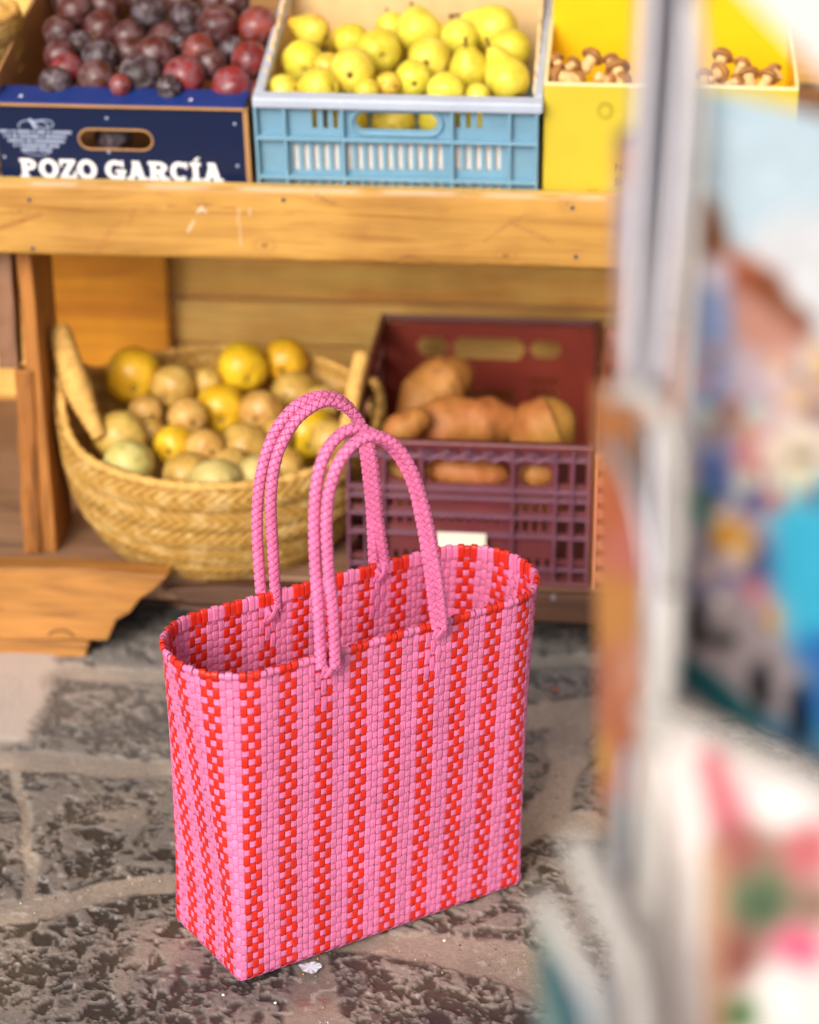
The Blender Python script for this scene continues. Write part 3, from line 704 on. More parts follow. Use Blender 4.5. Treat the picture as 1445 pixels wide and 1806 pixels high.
for px, py in ((33,168),(334,178)):
    x, _ = loc_on(nM, px, py); b = MB(); b.prism([(x-.003,0),(x+.003,0),(x,.009)], 0, .0006)
    b.build('printed_mark', M_white, navy, M=Matrix.Translation((0, .010, nH+.0046)) @ Matrix.Rotation(rad(-90), 4, 'X') )
x0, z0 = loc_on(nM, 38, 312); x1, z1 = loc_on(nM, 397, 320); _, z2 = loc_on(nM, 50, 278)
slab('POZO GARCÍA', x1-x0, (z2-z0)*.97, -.0010, -.0002).build('lettering', M_white, navy, M=Matrix.Translation((x0, 0, z0)) @ Matrix.Rotation(-math.atan2(0, 1), 4, 'Y'))
# the printed fruit emblem: a stalk, two leaves, lines of small print in a bowl shape
lx, lz = loc_on(nM, 62, 240); b = MB()
ring(b, -.008, .018, .017, .010, .0155, .0085, 20, 200, -.0006, -.0002); ring(b, .016, .022, .016, .008, .0145, .0065, 0, 360, -.0006, -.0002, 20)
ring(b, .005, .018, .018, .010, .0165, .0085, -20, 120, -.0009, -.0002)
b.prism([(-.008,.030),(-.003,.031),(.006,.014),(0,.014)], -.0012, -.0002)
random.seed(3)
for k, (hw, zz) in enumerate(((.056,.008), (.050,.000), (.044,-.008), (.036,-.016), (.024,-.0235))):
    x = -hw
    while x < hw:
        w = random.uniform(.0022, .0042); b.prism([(x, zz-.0026), (x+w, zz-.0026), (x+w, zz+.0026), (x, zz+.0026)], -.0006, -.0002)
        if random.random() < .5: pass
        x += w + random.choice((.0009, .0009, .0012, .0035))
ring(b, 0, -.020, .026, .014, .0247, .0128, 200, 340, -.0006, -.0002)
b.build('emblem', M_greyprint, navy, M=Matrix.Translation((lx, 0, lz)))
for px, py in ((188,208),(192,268),(414,218),(419,292),(8,276)):
    x, z = loc_on(nM, px, py); b = MB(); b.box(x-.002, x+.002, -.0004, -.0001, z-.002, z+.002); b.build('scuff', M_greyprint, navy)

# ------------------------------------------------------------------ blue crate of pears
bM0 = tilted(0, .022, ZB1-.022, 13)
xl, _ = loc_on(bM0, 452, 250); xr, _ = loc_on(bM0, 951, 250)
cM = tilted(xl, .022, ZB1-.022, 13); cW = xr-xl; cD = .40
blue = empty('plastic_crate', cM, 'sky blue plastic crate full of yellow green pears on the upper shelf', 'crate')
L = lambda px, py: loc_on(cM, px, py)
cH = L(700, 180)[1]
holes = capsule(L(627,200)[0], L(772,200)[0], L(700,229)[1], L(700,200)[1])
for zx in (550, 569, 587, 803, 822, 842): holes.append((L(zx,200)[0], L(zx+9,200)[0], L(zx,226)[1], L(zx,192)[1]))
for a, bb in ((517, 600), (612, 792), (803, 890)):
    x = a
    while x + 9 < bb: holes.append((L(x,270)[0], L(x+10,270)[0], L(x,300)[1], L(x,254)[1])); holes.append((L(x,270)[0], L(x+10,270)[0], .012, L(x,318)[1])); x += 17.6
b = MB(); b.plate(0, cW, 0, cH, 0, .003, holes); b.build('front_panel', M_bluec, blue)
b = MB()
for px in (450, 503, 604, 796, 897, 944): x = max(0, min(L(px, 250)[0], cW-.006)); b.box(x, x+.005, -.012, -.0002, 0.001, cH-.001)
for py, t in ((243, .005), (311, .005)):
    z = L(700, py)[1]; b.box(.001, cW-.001, -.0135, -.0004, z-t/2, z+t/2)
b.build('ribs', M_bluec, blue, bevel=.0012)
b = MB(); z0 = L(700, 236)[1]; z1 = L(700, 194)[1]; x0 = L(620,200)[0]; x1 = L(780,200)[0]; rr = (z1-z0)/2; cz = (z0+z1)/2
pts = [Vector((x1-rr+rr*math.cos(a), -.002, cz+rr*math.sin(a))) for a in np.linspace(-math.pi/2, math.pi/2, 10)] + [Vector((x0+rr+rr*math.cos(a), -.002, cz+rr*math.sin(a))) for a in np.linspace(math.pi/2, 3*math.pi/2, 10)]
b.tube(pts+[pts[0]], .0032, 8, cap=False); b.build('hand_grip', M_bluec, blue, smooth=True)
x_l = L(446,165)[0]; x_r = L(959,180)[0]
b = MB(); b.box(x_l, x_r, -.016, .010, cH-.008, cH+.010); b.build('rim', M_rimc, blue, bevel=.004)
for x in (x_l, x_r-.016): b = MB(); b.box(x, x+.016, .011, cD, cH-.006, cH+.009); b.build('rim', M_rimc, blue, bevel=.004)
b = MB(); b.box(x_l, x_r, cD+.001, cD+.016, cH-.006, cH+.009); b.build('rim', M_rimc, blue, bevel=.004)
for x in (0, cW-.003): b = MB(); b.box(x, x+.003, .004, cD-.004, 0, cH-.007); b.build('side_panel', M_bluec, blue)
b = MB(); b.box(0, cW, cD-.0035, cD, 0, cH-.007); b.build('back_panel', M_bluec, blue)
b = MB(); b.box(.004, cW-.004, .004, cD-.004, .002, .006); b.build('crate_bottom', M_bluec, blue)
b = MB(); b.box(.006, cW-.006, .007, .010, .008, cH-.062); b.build('paper_liner', M_paper, blue)
b = MB(); b.box(.008, cW-.008, cD-.012, cD-.006, .008, cH+.13); b.build('liner_board', M_linerw, blue, bevel=.001)
for x in (.008, cW-.012):
    b = MB(); n = 24; vs = []
    for k in range(n+1):
        y = .03+(cD-.05)*k/n; vs += [(x, y, .01), (x, y, cH+.004+.007*math.sin(k*2.3)+.002*k/2), (x+.004, y, .01), (x+.004, y, cH+.004+.007*math.sin(k*2.3)+.002*k/2)]
    fs = []
    for k in range(n): q = 4*k; fs += [(q, q+4, q+5, q+1), (q+2, q+3, q+7, q+6), (q+1, q+5, q+7, q+3)]
    b.add(vs, fs); b.build('liner_board', M_linerw, blue)
z = L(700, 333)[1]; b = MB(); b.box(L(632,333)[0], L(778,333)[0], -.0165, -.0140, z-.006, z+.006); b.build('paper_label', M_paper, blue)
b = MB(); xd, zd = L(876, 214); b.tube([(xd, -.0008, zd), (xd, .0, zd)], .012, 20); b.build('round_boss', M_bluec, blue)

# ------------------------------------------------------------------ yellow box of mushrooms
yM0 = tilted(0, .022, ZB1-.022, 9)
xl, _ = loc_on(yM0, 959, 250); xr, _ = loc_on(yM0, 1402, 250)
yM = tilted(xl, .022, ZB1-.022, 9); yW = xr-xl; yD = .40
yb = empty('produce_box', yM, 'bright yellow cardboard box of mushrooms behind the postcard stand', 'box')
Ly = lambda px, py: loc_on(yM, px, py)
yH = Ly(1040, 152)[1]; hx = Ly(1045, 343)[0]
b = MB(); b.plate(0, yW, 0, yH, 0, .004, [(hx-.011, hx+.011, 0, Ly(1045,337)[1]), (hx-.007, hx+.007, 0, Ly(1045,334)[1])]); b.build('front_panel', M_yel, yb)
b = MB(); b.box(0, yW, -.0006, .0046, yH, yH+.0045); b.build('cut_edge', M_yeledge, yb)
for x in (0, yW-.004): b = MB(); b.box(x, x+.004, .005, yD, 0, yH+.002); b.build('side_panel', M_yelin, yb)
for x in (.0, yW-.004): b = MB(); b.box(x-.0006, x+.0046, .005, yD, yH+.0022, yH+.005); b.build('cut_edge', M_yeledge, yb)
b = MB(); b.box(.004, yW-.004, .24, .244, .004, yH+.13); b.build('back_panel', M_yelin, yb)
b = MB(); b.box(.004, yW-.004, .005, .24, .0, .06); b.build('box_bottom', M_yelin, yb)
for px, py, s_ in ((1086, 300, 'Ne'), (1210, 306, 'ske'), (1086, 326, 'Sh'), (1216, 330, 'up')):
    x, z = Ly(px, py); text_obj('printed_text', s_, .017, M_ink, yb, x, -.0004, z, .0003, .0002)
ex_, ez_ = Ly(1068, 195); b = MB(); ring(b, ex_, ez_, .014, .016, .006, .007, 0, 360, -.0006, -.0002, 20); b.build('printed_emblem', M_inkg, yb)

# ------------------------------------------------------------------ maroon crate
mx0, _ = st(611, 900, 0); mx1, _ = st(1044, 900, 0)
mM = SM @ Matrix.Translation((mx0, .0, .121)); mW = mx1-mx0; mD = .60
mar = empty('vegetable_crate', mM, 'maroon slatted plastic crate holding sweet potatoes on the lower shelf', 'crate')
Lm = lambda px, py, y=0: loc_on(mM, px, py, y)
mH = Lm(827, 780)[1]
def X(px): return Lm(px, 900)[0]
def Z(py, px=827): return Lm(px, py)[1]
holes = capsule(X(680), X(736), Z(852), Z(812), 3) + capsule(X(749), X(899), Z(857), Z(812), 3) + capsule(X(914), X(972), Z(857), Z(820), 3)
for cx in (991, 1022): 
    for z0, z1 in ((852, 815), (900,878), (940, 915), (985,952), (1020, 995)): holes.append((X(cx-11), X(cx+11), Z(z0), Z(z1)))
for z0, z1 in ((862, 800), (900,878), (940,915), (985,952), (1022,995)): holes.append((X(618), X(642), Z(z0), Z(z1)))
for k in range(7): holes.append((X(776+16*k), X(782+16*k), Z(925), Z(910)))
for k in range(4):
    for z0, z1 in ((905, 888), (938, 918)): holes.append((X(906+17*k), X(914+17*k), Z(z0), Z(z1)))
    holes.append((X(912+17*k), X(920+17*k), Z(1000), Z(986))); holes.append((X(684+17*k), X(692+17*k), Z(900), Z(886))); holes.append((X(684+17*k), X(692+17*k), Z(930), Z(915))); holes.append((X(694+17*k), X(702+17*k), Z(995), Z(978)))
b = MB(); b.plate(0, mW, 0, mH-.012, .010, .013, holes); b.build('front_panel', M_maroon, mar)
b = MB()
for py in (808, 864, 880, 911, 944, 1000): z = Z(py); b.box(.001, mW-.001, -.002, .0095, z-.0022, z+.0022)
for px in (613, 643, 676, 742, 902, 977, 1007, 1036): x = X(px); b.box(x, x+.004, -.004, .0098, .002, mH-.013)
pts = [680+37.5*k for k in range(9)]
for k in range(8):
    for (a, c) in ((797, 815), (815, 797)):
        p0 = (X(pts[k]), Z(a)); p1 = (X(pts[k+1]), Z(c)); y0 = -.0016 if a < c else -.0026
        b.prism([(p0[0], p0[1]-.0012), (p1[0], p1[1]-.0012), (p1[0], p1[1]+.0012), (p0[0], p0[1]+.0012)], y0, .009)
b.build('ribs', M_maroonsky, mar, bevel=.0006)
b = MB(); b.box(-.002, mW+.002, -.005, .012, mH-.011, mH); b.build('rim', M_maroon, mar, bevel=.002)
b = MB(); b.box(-.001, mW+.001, -.005, .012, .0, .010); b.build('base_rail', M_maroon, mar, bevel=.002)
for x in (-.002, mW-.008):
    b = MB(); b.box(x, x+.010, .0125, mD, mH-.011, mH); b.build('rim', M_maroon, mar, bevel=.002)
def side(x0, x1):
    b = MB()
    for k in range(5): b.box(x0, x1, .014, mD-.004, .012+k*.05, .012+k*.05+.028)
    for k in range(9): y = .016+k*.07; b.box(x0-.001, x1+.001, y, y+.012, .011, mH-.012)
    b.build('side_panel', M_maroon, mar)
side(.002, .005); side(mW-.005, mW-.002)
bh = mH
Lb = lambda px, py: loc_on(mM, px, py, mD)
holes = capsule(Lb(737,600)[0], Lb(790,600)[0], Lb(760,627)[1], Lb(760,594)[1], 3)+capsule(Lb(799,600)[0], Lb(926,600)[0], Lb(860,633)[1], Lb(860,595)[1], 4)+capsule(Lb(936,600)[0], Lb(990,600)[0], Lb(960,631)[1], Lb(960,600)[1], 3)
for k in range(6): holes.append((Lb(829+14*k,690)[0], Lb(838+14*k,690)[0], Lb(860,704)[1], Lb(860,684)[1]))
for k in range(4):
    for z0, z1 in ((676,666),(696,686)): holes.append((Lb(934+14*k,690)[0], Lb(942+14*k,690)[0], Lb(960,z0)[1], Lb(960,z1)[1]))
b = MB(); b.plate(.0, mW, 0, bh-.012, mD-.003, mD, holes); b.build('back_panel', M_maroonb, mar)
b = MB(); b.box(-.002, mW+.002, mD+.0005, mD+.012, bh-.012, bh); b.build('rim', M_maroon, mar, bevel=.002)
b = MB(); b.box(.006, mW-.006, .014, mD-.005, .004, .012); b.build('crate_bottom', M_maroon, mar)
b = MB(); b.box(X(772), X(858), -.0065, -.0052, Z(972), Z(938)); b.build('paper_label', M_sticker, mar)

# pale peach crate standing at its right, behind the postcard stand
px0, _ = st(1050, 900, .0); pM = SM @ Matrix.Translation((px0, .002, .121))
pc = empty('slatted_crate', pM, 'peach coloured slatted plastic crate at the right of the maroon crate', 'crate'); pW = .36; pH = Lm(1048, 800)[1]-.004
b = MB()
for k in range(8): b.box(.001, pW-.001, .001, .006, .012+k*pH/8.4, .012+k*pH/8.4+.017)
b.build('front_panel', M_peach, pc, bevel=.001)
b = MB()
for k in range(8): b.box(k*pW/7.4, k*pW/7.4+.006, -.004, .010, .0, pH-.006)
b.build('ribs', M_peach, pc, bevel=.001)
b = MB(); b.box(-.001, pW, -.006, .012, pH-.006, pH+.004); b.box(-.001, .007, .012, mD, pH-.006, pH+.004); b.box(pW-.008, pW, .012, mD, pH-.006, pH+.004); b.build('rim', M_peach, pc, bevel=.001)
for x in (.001, pW-.005):
    b = MB()
    for k in range(5): b.box(x, x+.003, .013, mD, .012+k*.048, .012+k*.048+.03)
    b.build('side_panel', M_peach, pc)
b = MB(); b.box(.004, pW-.004, mD-.004, mD-.001, .002, pH+.003); b.build('back_panel', M_peach, pc)
b = MB(); b.box(.005, pW-.006, .012, mD-.005, .002, .006); b.build('crate_bottom', M_peach, pc)

# ------------------------------------------------------------------ fruit
def lathe(profile, n=28, wob=.03, seed=0, bend=0, mat_idx=None):
    pr = np.array(profile, float); m = len(pr); th = np.linspace(0, 2*np.pi, n, endpoint=False)
    V = np.zeros((m, n, 3)); V[..., 0] = pr[:, :1]*np.cos(th); V[..., 1] = pr[:, :1]*np.sin(th); V[..., 2] = pr[:, 1:2]
    N = (fbm(V*1.3+seed*5.1+20, seed, 3)-.5)*2; V *= (1+1.7*wob*N)[..., None]
    V[..., 0] += bend*(V[..., 2])**2
    return V.reshape(-1, 3), grid_faces(m, n, False, True)
def cr(pts, n=5):
    return [(p.x, p.y) for p in smooth_path([(a, b, 0) for a, b in pts], n)]
# unit shapes: largest radius 1, neck along +z, body centre at the origin
PEAR = [cr([(.02,-.86),(.16,-.93),(.45,-.90),(.80,-.62),(1.0,-.10),(.94,.38),(.70,.88),(.47,1.28),(.33,1.58),(.18,1.74),(.02,1.70)]),
        cr([(.02,-.84),(.15,-.92),(.48,-.88),(.85,-.55),(1.0,0),(.90,.48),(.68,.86),(.52,1.08),(.36,1.25),(.16,1.33),(.02,1.26)]),
        cr([(.02,-.88),(.14,-.96),(.45,-.93),(.82,-.62),(1.0,0),(.88,.50),(.60,.84),(.36,1.0),(.16,1.04),(.02,.96)])]
PLUM = cr([(.02,-1.02),(.35,-.98),(.78,-.66),(1.0,-.02),(.82,.60),(.40,.92),(.14,.94),(.02,.86)])
fruit_meshes = {}
def fruit_mesh(kind, var, mats):
    key = (kind, var, tuple(m.name for m in mats))
    if key in fruit_meshes: return fruit_meshes[key]
    if kind == 'pear': V, F = lathe(PEAR[var % 3], 28, .05, 3+var, [.05, .03, .0][var % 3]); thr = -.875
    else: V, F = lathe(PLUM, 26, .04, 9+var); thr = -9
    c = V[F].mean(1); rr = np.hypot(c[:, 0], c[:, 1]); mi = ((c[:, 2] < thr) & (rr < .13)).astype(int)
    o = np_mesh('tmp', V, F, mats, mi); me = o.data; bpy.data.objects.remove(o); fruit_meshes[key] = me; return me
def stem_mesh(kind, var):
    key = ('stem', kind, var % 3)
    if key not in fruit_meshes:
        z = {'pear': [1.66, 1.25, .95][var % 3], 'plum': .84}[kind]; b = MB()
        b.tube(smooth_path([(0, 0, z-.06), (.03, .01, z+.2), (.12, .03, z+.42), (.17, .03, z+.55)], 4), [.07]*12+[.11], 7)
        o = b.build('tmp', M_stem, smooth=True); fruit_meshes[key] = o.data; bpy.data.objects.remove(o)
    return fruit_meshes[key]
def place(items, n_or_plane, kind, name, cat, group, mats_of, squash=.97, dr=1.0, push=.8):
    """items: px, py, r_px, neck angle on screen (deg), neck away (+) / toward (-), skin key, shape, label"""
    P = []
    for it in items:
        p0, n = n_or_plane; p = on_plane(it[0], it[1], p0, n); d = ray(it[0], it[1]).normalized(); zc = (p-EYE).dot(FW); P.append([p, it[2]*zc/FPX*dr, d])
    for _ in range(60):
        for i in range(len(P)):
            for j in range(i):
                v = P[i][0]-P[j][0]; want = .93*(P[i][1]+P[j][1]); d = v.length
                if d < want:
                    a = (P[i][0]-EYE).length; b_ = (P[j][0]-EYE).length; near, far = (i, j) if (items[i][1] > items[j][1]) else (j, i)
                    q = (want-d)*.35; P[near][0] = P[near][0]-P[near][2]*q*push; P[far][0] = P[far][0]+P[far][2]*q*.7
    for (px, py, r, ang, away, key, var, label), (p, R, d) in zip(items, P):
        ax = (RT*math.cos(rad(ang)) + UP*math.sin(rad(ang)))*math.sqrt(max(0, 1-away*away)) + FW*away
        q = Vector((0, 0, 1)).rotation_difference(ax.normalized()); q = q @ Matrix.Rotation(px*.37, 3, 'Z').to_quaternion()
        o = bpy.data.objects.new(name, fruit_mesh(kind, var, [mats_of[key], M_calyx])); COL.objects.link(o)
        o.matrix_world = Matrix.Translation(p) @ q.to_matrix().to_4x4() @ Matrix.Diagonal((R, R, R*squash, 1))
        tag(o, label, cat, group)
        if kind == 'pear' or var == 1:
            s_ = bpy.data.objects.new('stem', stem_mesh(kind, var)); COL.objects.link(s_); s_.parent = o
PM = {'y': M_pear, 'o': M_pearo, 'g': M_pearg}
def plane_in(M, h, extra=0):    # content plane of a tilted box, extra slope in degrees
    R_ = (M.to_3x3() @ Matrix.Rotation(rad(extra), 3, 'X')); return (M @ Vector((0, .05, h)), R_ @ Vector((0, 0, 1)))
pears = [
 (553,55,31,150,.35,'o',0,'orange blushed pear leaning in the back left corner of the blue crate'),
 (535,108,38,100,.80,'y',1,'large yellow pear at the left side of the blue crate'),
 (577,118,26,60,.8,'o',2,'orange cheeked pear peeping between two yellow pears at the left'),
 (620,72,31,95,.7,'g',2,'olive green pear behind the left front pears in the blue crate'),
 (621,125,41,80,.93,'y',2,'round yellow pear with dark eye, second from left in the blue crate'),
 (668,90,41,120,.90,'g',1,'green yellow pear with dark eye left of the middle of the crate'),
 (690,48,28,100,.5,'y',2,'small yellow pear at the back, left of the tallest one'),
 (737,54,40,95,.55,'y',1,'big yellow pear at the back middle of the blue crate'),
 (757,104,39,70,.92,'y',2,'yellow pear with brown eye in the middle of the heap'),
 (729,138,33,100,.88,'y',2,'pale yellow pear with eye facing down at the crate rim, middle'),
 (686,148,22,150,.7,'o',2,'small golden pear half hidden behind the rim left of middle'),
 (564,154,36,170,.6,'y',1,'pale pear lying at the front rim left of middle, top half showing'),
 (500,158,28,180,.5,'y',2,'yellow pear in the front left corner sunk behind the rim'),
 (787,160,34,90,.8,'y',2,'yellow pear in the front row right of middle, top just showing'),
 (811,68,34,110,.7,'y',1,'yellow pear behind and right of the middle ones'),
 (828,124,36,100,-.55,'g',1,'green pear with its stem pointing at the viewer, right of middle'),
 (873,50,42,155,.35,'y',0,'large yellow pear lying along the back right of the crate'),
 (898,88,38,60,.85,'g',1,'green yellow pear near the right wall of the blue crate'),
 (896,140,39,118,.15,'y',0,'pale pear with neck pointing up left in the front right corner'),
 (843,168,22,90,.8,'y',2,'small yellow pear sunk behind the rim right of middle'),
 (648,160,24,90,.8,'g',2,'greenish pear sunk behind the rim left of the middle')]
place(pears, plane_in(cM, cH-.018, 3), 'pear', 'pear', 'pear', 'pears in the blue crate', PM)
QM = {'y': M_quince, 'r': M_russet, 'g': M_qgreen}
bk = [
 (236,664,47,100,.85,'y',1,'large golden fruit at the back left of the straw basket'),
 (305,682,36,60,.75,'r',1,'russet fruit right of the large golden one at the back left'),
 (258,728,31,150,.85,'r',2,'small russet fruit below the large golden one'),
 (366,674,25,90,.8,'r',2,'small shaded russet fruit at the back middle of the basket'),
 (427,648,42,120,.75,'y',1,'bright golden fruit at the top middle of the basket heap'),
 (503,636,38,80,.85,'y',2,'round golden fruit highest at the back right of the basket'),
 (389,724,44,110,.90,'y',1,'bright golden fruit with dark eye in the centre of the basket'),
 (461,726,37,60,.88,'r',2,'russet fruit with round eye right of the central golden one'),
 (331,736,33,140,.85,'r',2,'shaded russet fruit just left of the central golden one'),
 (521,697,40,100,.8,'r',1,'russet golden fruit at the right below the highest one'),
 (212,771,43,120,.88,'r',2,'large russet fruit against the left wall of the basket'),
 (307,786,35,60,.93,'y',2,'yellow fruit with white highlight in front left of the heap'),
 (265,764,26,120,.8,'r',2,'small russet fruit wedged between two bigger ones at left'),
 (362,790,33,150,.85,'r',2,'brownish fruit behind the front row, middle'),
 (226,820,42,30,.8,'g',1,'pale green fruit low at the front left rim of the basket'),
 (432,790,42,110,.86,'r',1,'russet tan fruit right of the front middle'),
 (330,838,40,10,.55,'r',0,'tan fruit lying on its side behind the front rim'),
 (382,852,42,170,.6,'g',1,'pale cream fruit at the front rim, lowest in the basket'),
 (408,818,28,80,.85,'r',2,'small tan fruit above the pale one at the front rim'),
 (545,764,46,95,.85,'y',1,'large pale yellow fruit seen through the back bag handle'),
 (450,842,36,30,.7,'g',2,'whitish green fruit at the front rim beside the pink handle'),
 (568,712,30,90,.8,'r',2,'shaded fruit at the right under the right basket handle'),
 (500,826,36,90,.85,'r',2,'tan fruit at the front rim between the pink handle cords'),
 (583,775,34,70,.8,'r',1,'russet fruit against the right wall of the basket'),
 (487,768,30,90,.8,'r',2,'brown fruit partly behind the left cord of the back handle')]
pA = Vector((-.28, 3.74, .285)); nB = Vector((0, -.21, 1)).normalized()
place(bk, (pA, nB), 'pear', 'pear', 'pear', 'golden pears in the straw basket', QM, dr=1.08, push=.12)
LM = {'p': M_plum, 'r': M_plumr, 'b': M_plumb}
pl = [
 (97,146,26,90,.6,'b',0,'blue bloomed plum in the front left corner of the navy box'),
 (118,122,27,60,.6,'r',0,'bright pink red plum near the left end of the box'),
 (170,138,30,120,.5,'p',1,'mauve bloomed plum at the front left of the navy box'),
 (176,102,30,100,-.4,'b',1,'dark blue plum with stalk hollow facing out, left part of the box'),
 (106,98,26,90,.7,'p',0,'dim plum behind the pink red one at the left'),
 (212,150,18,90,.8,'r',0,'small orange red plum low behind the ledge'),
 (246,134,35,150,.5,'b',1,'large grey bloomed plum in front of the box middle'),
 (228,92,24,80,.7,'p',0,'narrow dark plum left of the one with the pale streak'),
 (274,97,32,30,.4,'p',1,'plum with pale pink streak at the middle of the heap'),
 (325,134,33,70,.6,'r',0,'red plum in the front row right of the middle'),
 (298,154,20,90,.7,'b',0,'grey plum low behind the ledge at the middle'),
 (350,88,26,90,.6,'r',0,'plum with orange red spot right of the middle'),
 (372,112,26,50,.7,'p',0,'dull plum between the front red one and the right end'),
 (409,153,33,100,.6,'r',1,'brightest red plum at the front right end of the box'),
 (441,106,30,90,.6,'r',0,'brown red plum against the right end of the box'),
 (179,52,30,100,.7,'p',0,'shaded plum in the second row above the dark blue one'),
 (226,64,26,90,.7,'p',0,'shaded plum above the narrow dark one'),
 (290,66,25,90,.7,'p',0,'small shaded plum above the streaked one'),
 (385,46,34,70,.6,'p',1,'large brown plum in the upper right of the box'),
 (455,46,32,90,.6,'r',0,'warm brown plum in the top right corner of the box'),
 (105,56,26,90,.7,'p',0,'dark plum by the left cardboard wall in the second row'),
 (132,16,28,90,.7,'p',0,'very dark plum in the top left of the heap'),
 (186,8,28,90,.7,'p',0,'dim plum on the top edge right of the very dark one'),
 (262,18,28,90,.7,'b',0,'dark blue plum in the shade at the top middle'),
 (330,32,27,90,.7,'b',0,'blackish plum in the shade left of the large brown one'),
 (320,76,20,90,.7,'b',0,'small black plum wedged left of the orange spotted one'),
 (410,88,22,90,.7,'b',0,'small dark plum between the two brown ones at right'),
 (412,0,26,90,.7,'p',0,'dim plum on the top edge of the photo at right'),
 (142,78,22,90,.7,'b',0,'small black plum left of the shaded second row plum'),
 (60+78,170,18,90,.7,'b',0,'plum seen dimly behind the hand slot of the navy box')]
pl[-1] = (200,240,30,90,.7,'b',0,'plum seen dimly behind the hand slot of the navy box')
pl_main = pl[:-1]
place(pl_main, plane_in(nM, nH-.002, 7), 'plum', 'plum', 'plum', 'plums in the navy box', LM, dr=1.14)
q_ = nM @ Vector((.18, .06, nH*.45)); place([pl[-1]], (q_, nM.to_3x3() @ Vector((0,1,0))), 'plum', 'plum', 'plum', 'plums in the navy box', LM, dr=1.14)
xg, zg = st(448, 172, .10)
place([(446,170,26,90,.6,'r',0,'red plum hanging over the edge between the navy box and blue crate')], (SM @ Vector((xg, .07, zg)), Vector((0,1,0))), 'plum', 'plum', 'plum', 'plums in the navy box', LM, dr=1.14)
# low fill layers out of sight except as dark gaps
fp = plane_in(nM, nH-.055, 7)
hid = [(x, y, 31, 90, .7, 'p', 0, 'dark plum deep in the navy box under the visible ones') for y in (0, 50, 100) for x in (120, 185, 250, 315, 380)]
place(hid, fp, 'plum', 'plum', 'plum', 'plums deep in the navy box', LM)
fp = plane_in(cM, cH-.095, 2)
hid = [(x, y, 38, 90, .8, 'y', 2, 'yellow pear deep in the blue crate under the visible ones') for y in (80, 150, 215) for x in (530, 612, 694, 776, 858)]
place(hid, fp, 'pear', 'pear', 'pear', 'pears deep in the blue crate', PM)
# mushrooms in the yellow box
def mushroom(px, py, r, ang, away, label, capr=1.0):
    p0, n = plane_in(yM, yH-.005, 0); p = on_plane(px, py, p0, n); zc = (p-EYE).dot(FW); R = r*1.3*zc/FPX
    ax = (RT*math.cos(rad(ang)) + UP*math.sin(rad(ang)))*math.sqrt(1-away*away) + FW*away; q = Vector((0,0,1)).rotation_difference(ax)
    V, F = lathe(cr([(.02,-1.1),(.42,-1.05),(.55,-.7),(.46,-.2),(.5,.35),(.55,.4),(.02,.42)], 4), 18, .08, int(px) % 7)
    o = np_mesh('mushroom', V*R, F, [M_mushs]); o.matrix_world = Matrix.Translation(p) @ q.to_matrix().to_4x4(); tag(o, label, 'mushroom', 'mushrooms in the yellow box')
    V, F = lathe(cr([(.02,.30),(.60,.28),(.92,.30),(.96,.50),(.72,.85),(.35,1.05),(.02,1.10)], 4), 20, .06, int(py) % 5); c = np_mesh('cap', V*R*np.array([capr, capr, 1]), F, [M_mushc], parent=o)
for a in ((1040,108,17,55,.2,'brown capped mushroom standing highest, left part of the yellow box'),(995,136,18,160,.3,'pale mushroom lying in the left corner of the yellow box'),
          (1014,142,13,20,.5,'small mushroom at the front edge beside the left corner one'),(1092,130,19,100,.4,'tan mushroom in the yellow box just left of the chrome post'),
          (1098,144,13,60,-.3,'small pale mushroom at the front rim by the chrome post'),(1066,140,13,-20,.4,'low mushroom between the tall one and the post'),
          (1272,108,17,70,.2,'brown capped mushroom right of the chrome posts'),(1262,132,17,30,.4,'tan mushroom leaning below the brown cap at right of the posts'),
          (1322,140,17,100,.4,'pale mushroom at the front rim right of the posts'),(1352,142,15,60,.3,'pale mushroom by the right wall of the yellow box'),
          (1186,125,19,90,.3,'mushroom glimpsed between the two chrome posts'),(984,112,13,120,.3,'small shaded mushroom against the left wall of the yellow box'),(1008,116,12,40,.3,'dim mushroom behind the lying one in the left corner'),(1078,112,13,80,.4,'dim mushroom at the back right of the tallest one'),(1240,140,14,90,.3,'mushroom just emerging at the right edge of the chrome posts'),(1308,118,13,70,.3,'shaded mushroom behind the pale pair at right'),(1368,128,12,110,.3,'last mushroom squeezed into the right corner of the yellow box'),
          (1294,146,12,30,.3,'small mushroom low at the rim between two pale ones')): mushroom(*a)

# sweet potatoes
def potato(path, rad_, label, y, seed):
    """path: pixels on the stall plane y (crate depth)"""
    n0 = SM.to_3x3() @ Vector((0, 1, 0)); pts = [on_plane(px, py, SM @ Vector((0, y+dy, 0)), n0) for px, py, dy in path]
    P = smooth_path(pts, 16); N = len(P); c = sum(P, Vector())/N; t = np.linspace(0, 1, N)
    R = np.interp(t, np.linspace(0, 1, len(rad_)), rad_); R = R*np.sqrt(np.clip(1-(np.abs(2*t-1))**3.2, .002, 1))
    n = 22; V = []; a = (P[1]-P[0]).orthogonal().normalized()
    for i in range(N):
        T = (P[min(i+1, N-1)]-P[max(i-1, 0)]).normalized(); a = (a-T*a.dot(T)).normalized(); b_ = T.cross(a)
        for k in range(n): th = 2*math.pi*k/n; V.append(P[i]-c + (a*math.cos(th)+b_*math.sin(th))*R[i])
    V = np.array([list(v) for v in V]); F = grid_faces(N, n, False, True)
    nn = fbm(V*17+seed*3.3+30, seed, 3)-.5; ctr = np.repeat(np.array([list(q-c) for q in P]), n, 0); V = ctr+(V-ctr)*(1+.6*nn)[:, None]
    o = np_mesh('sweet_potato', V, F, [M_potato]); o.location = c; tag(o, label, 'sweet potato', 'sweet potatoes in the maroon crate')
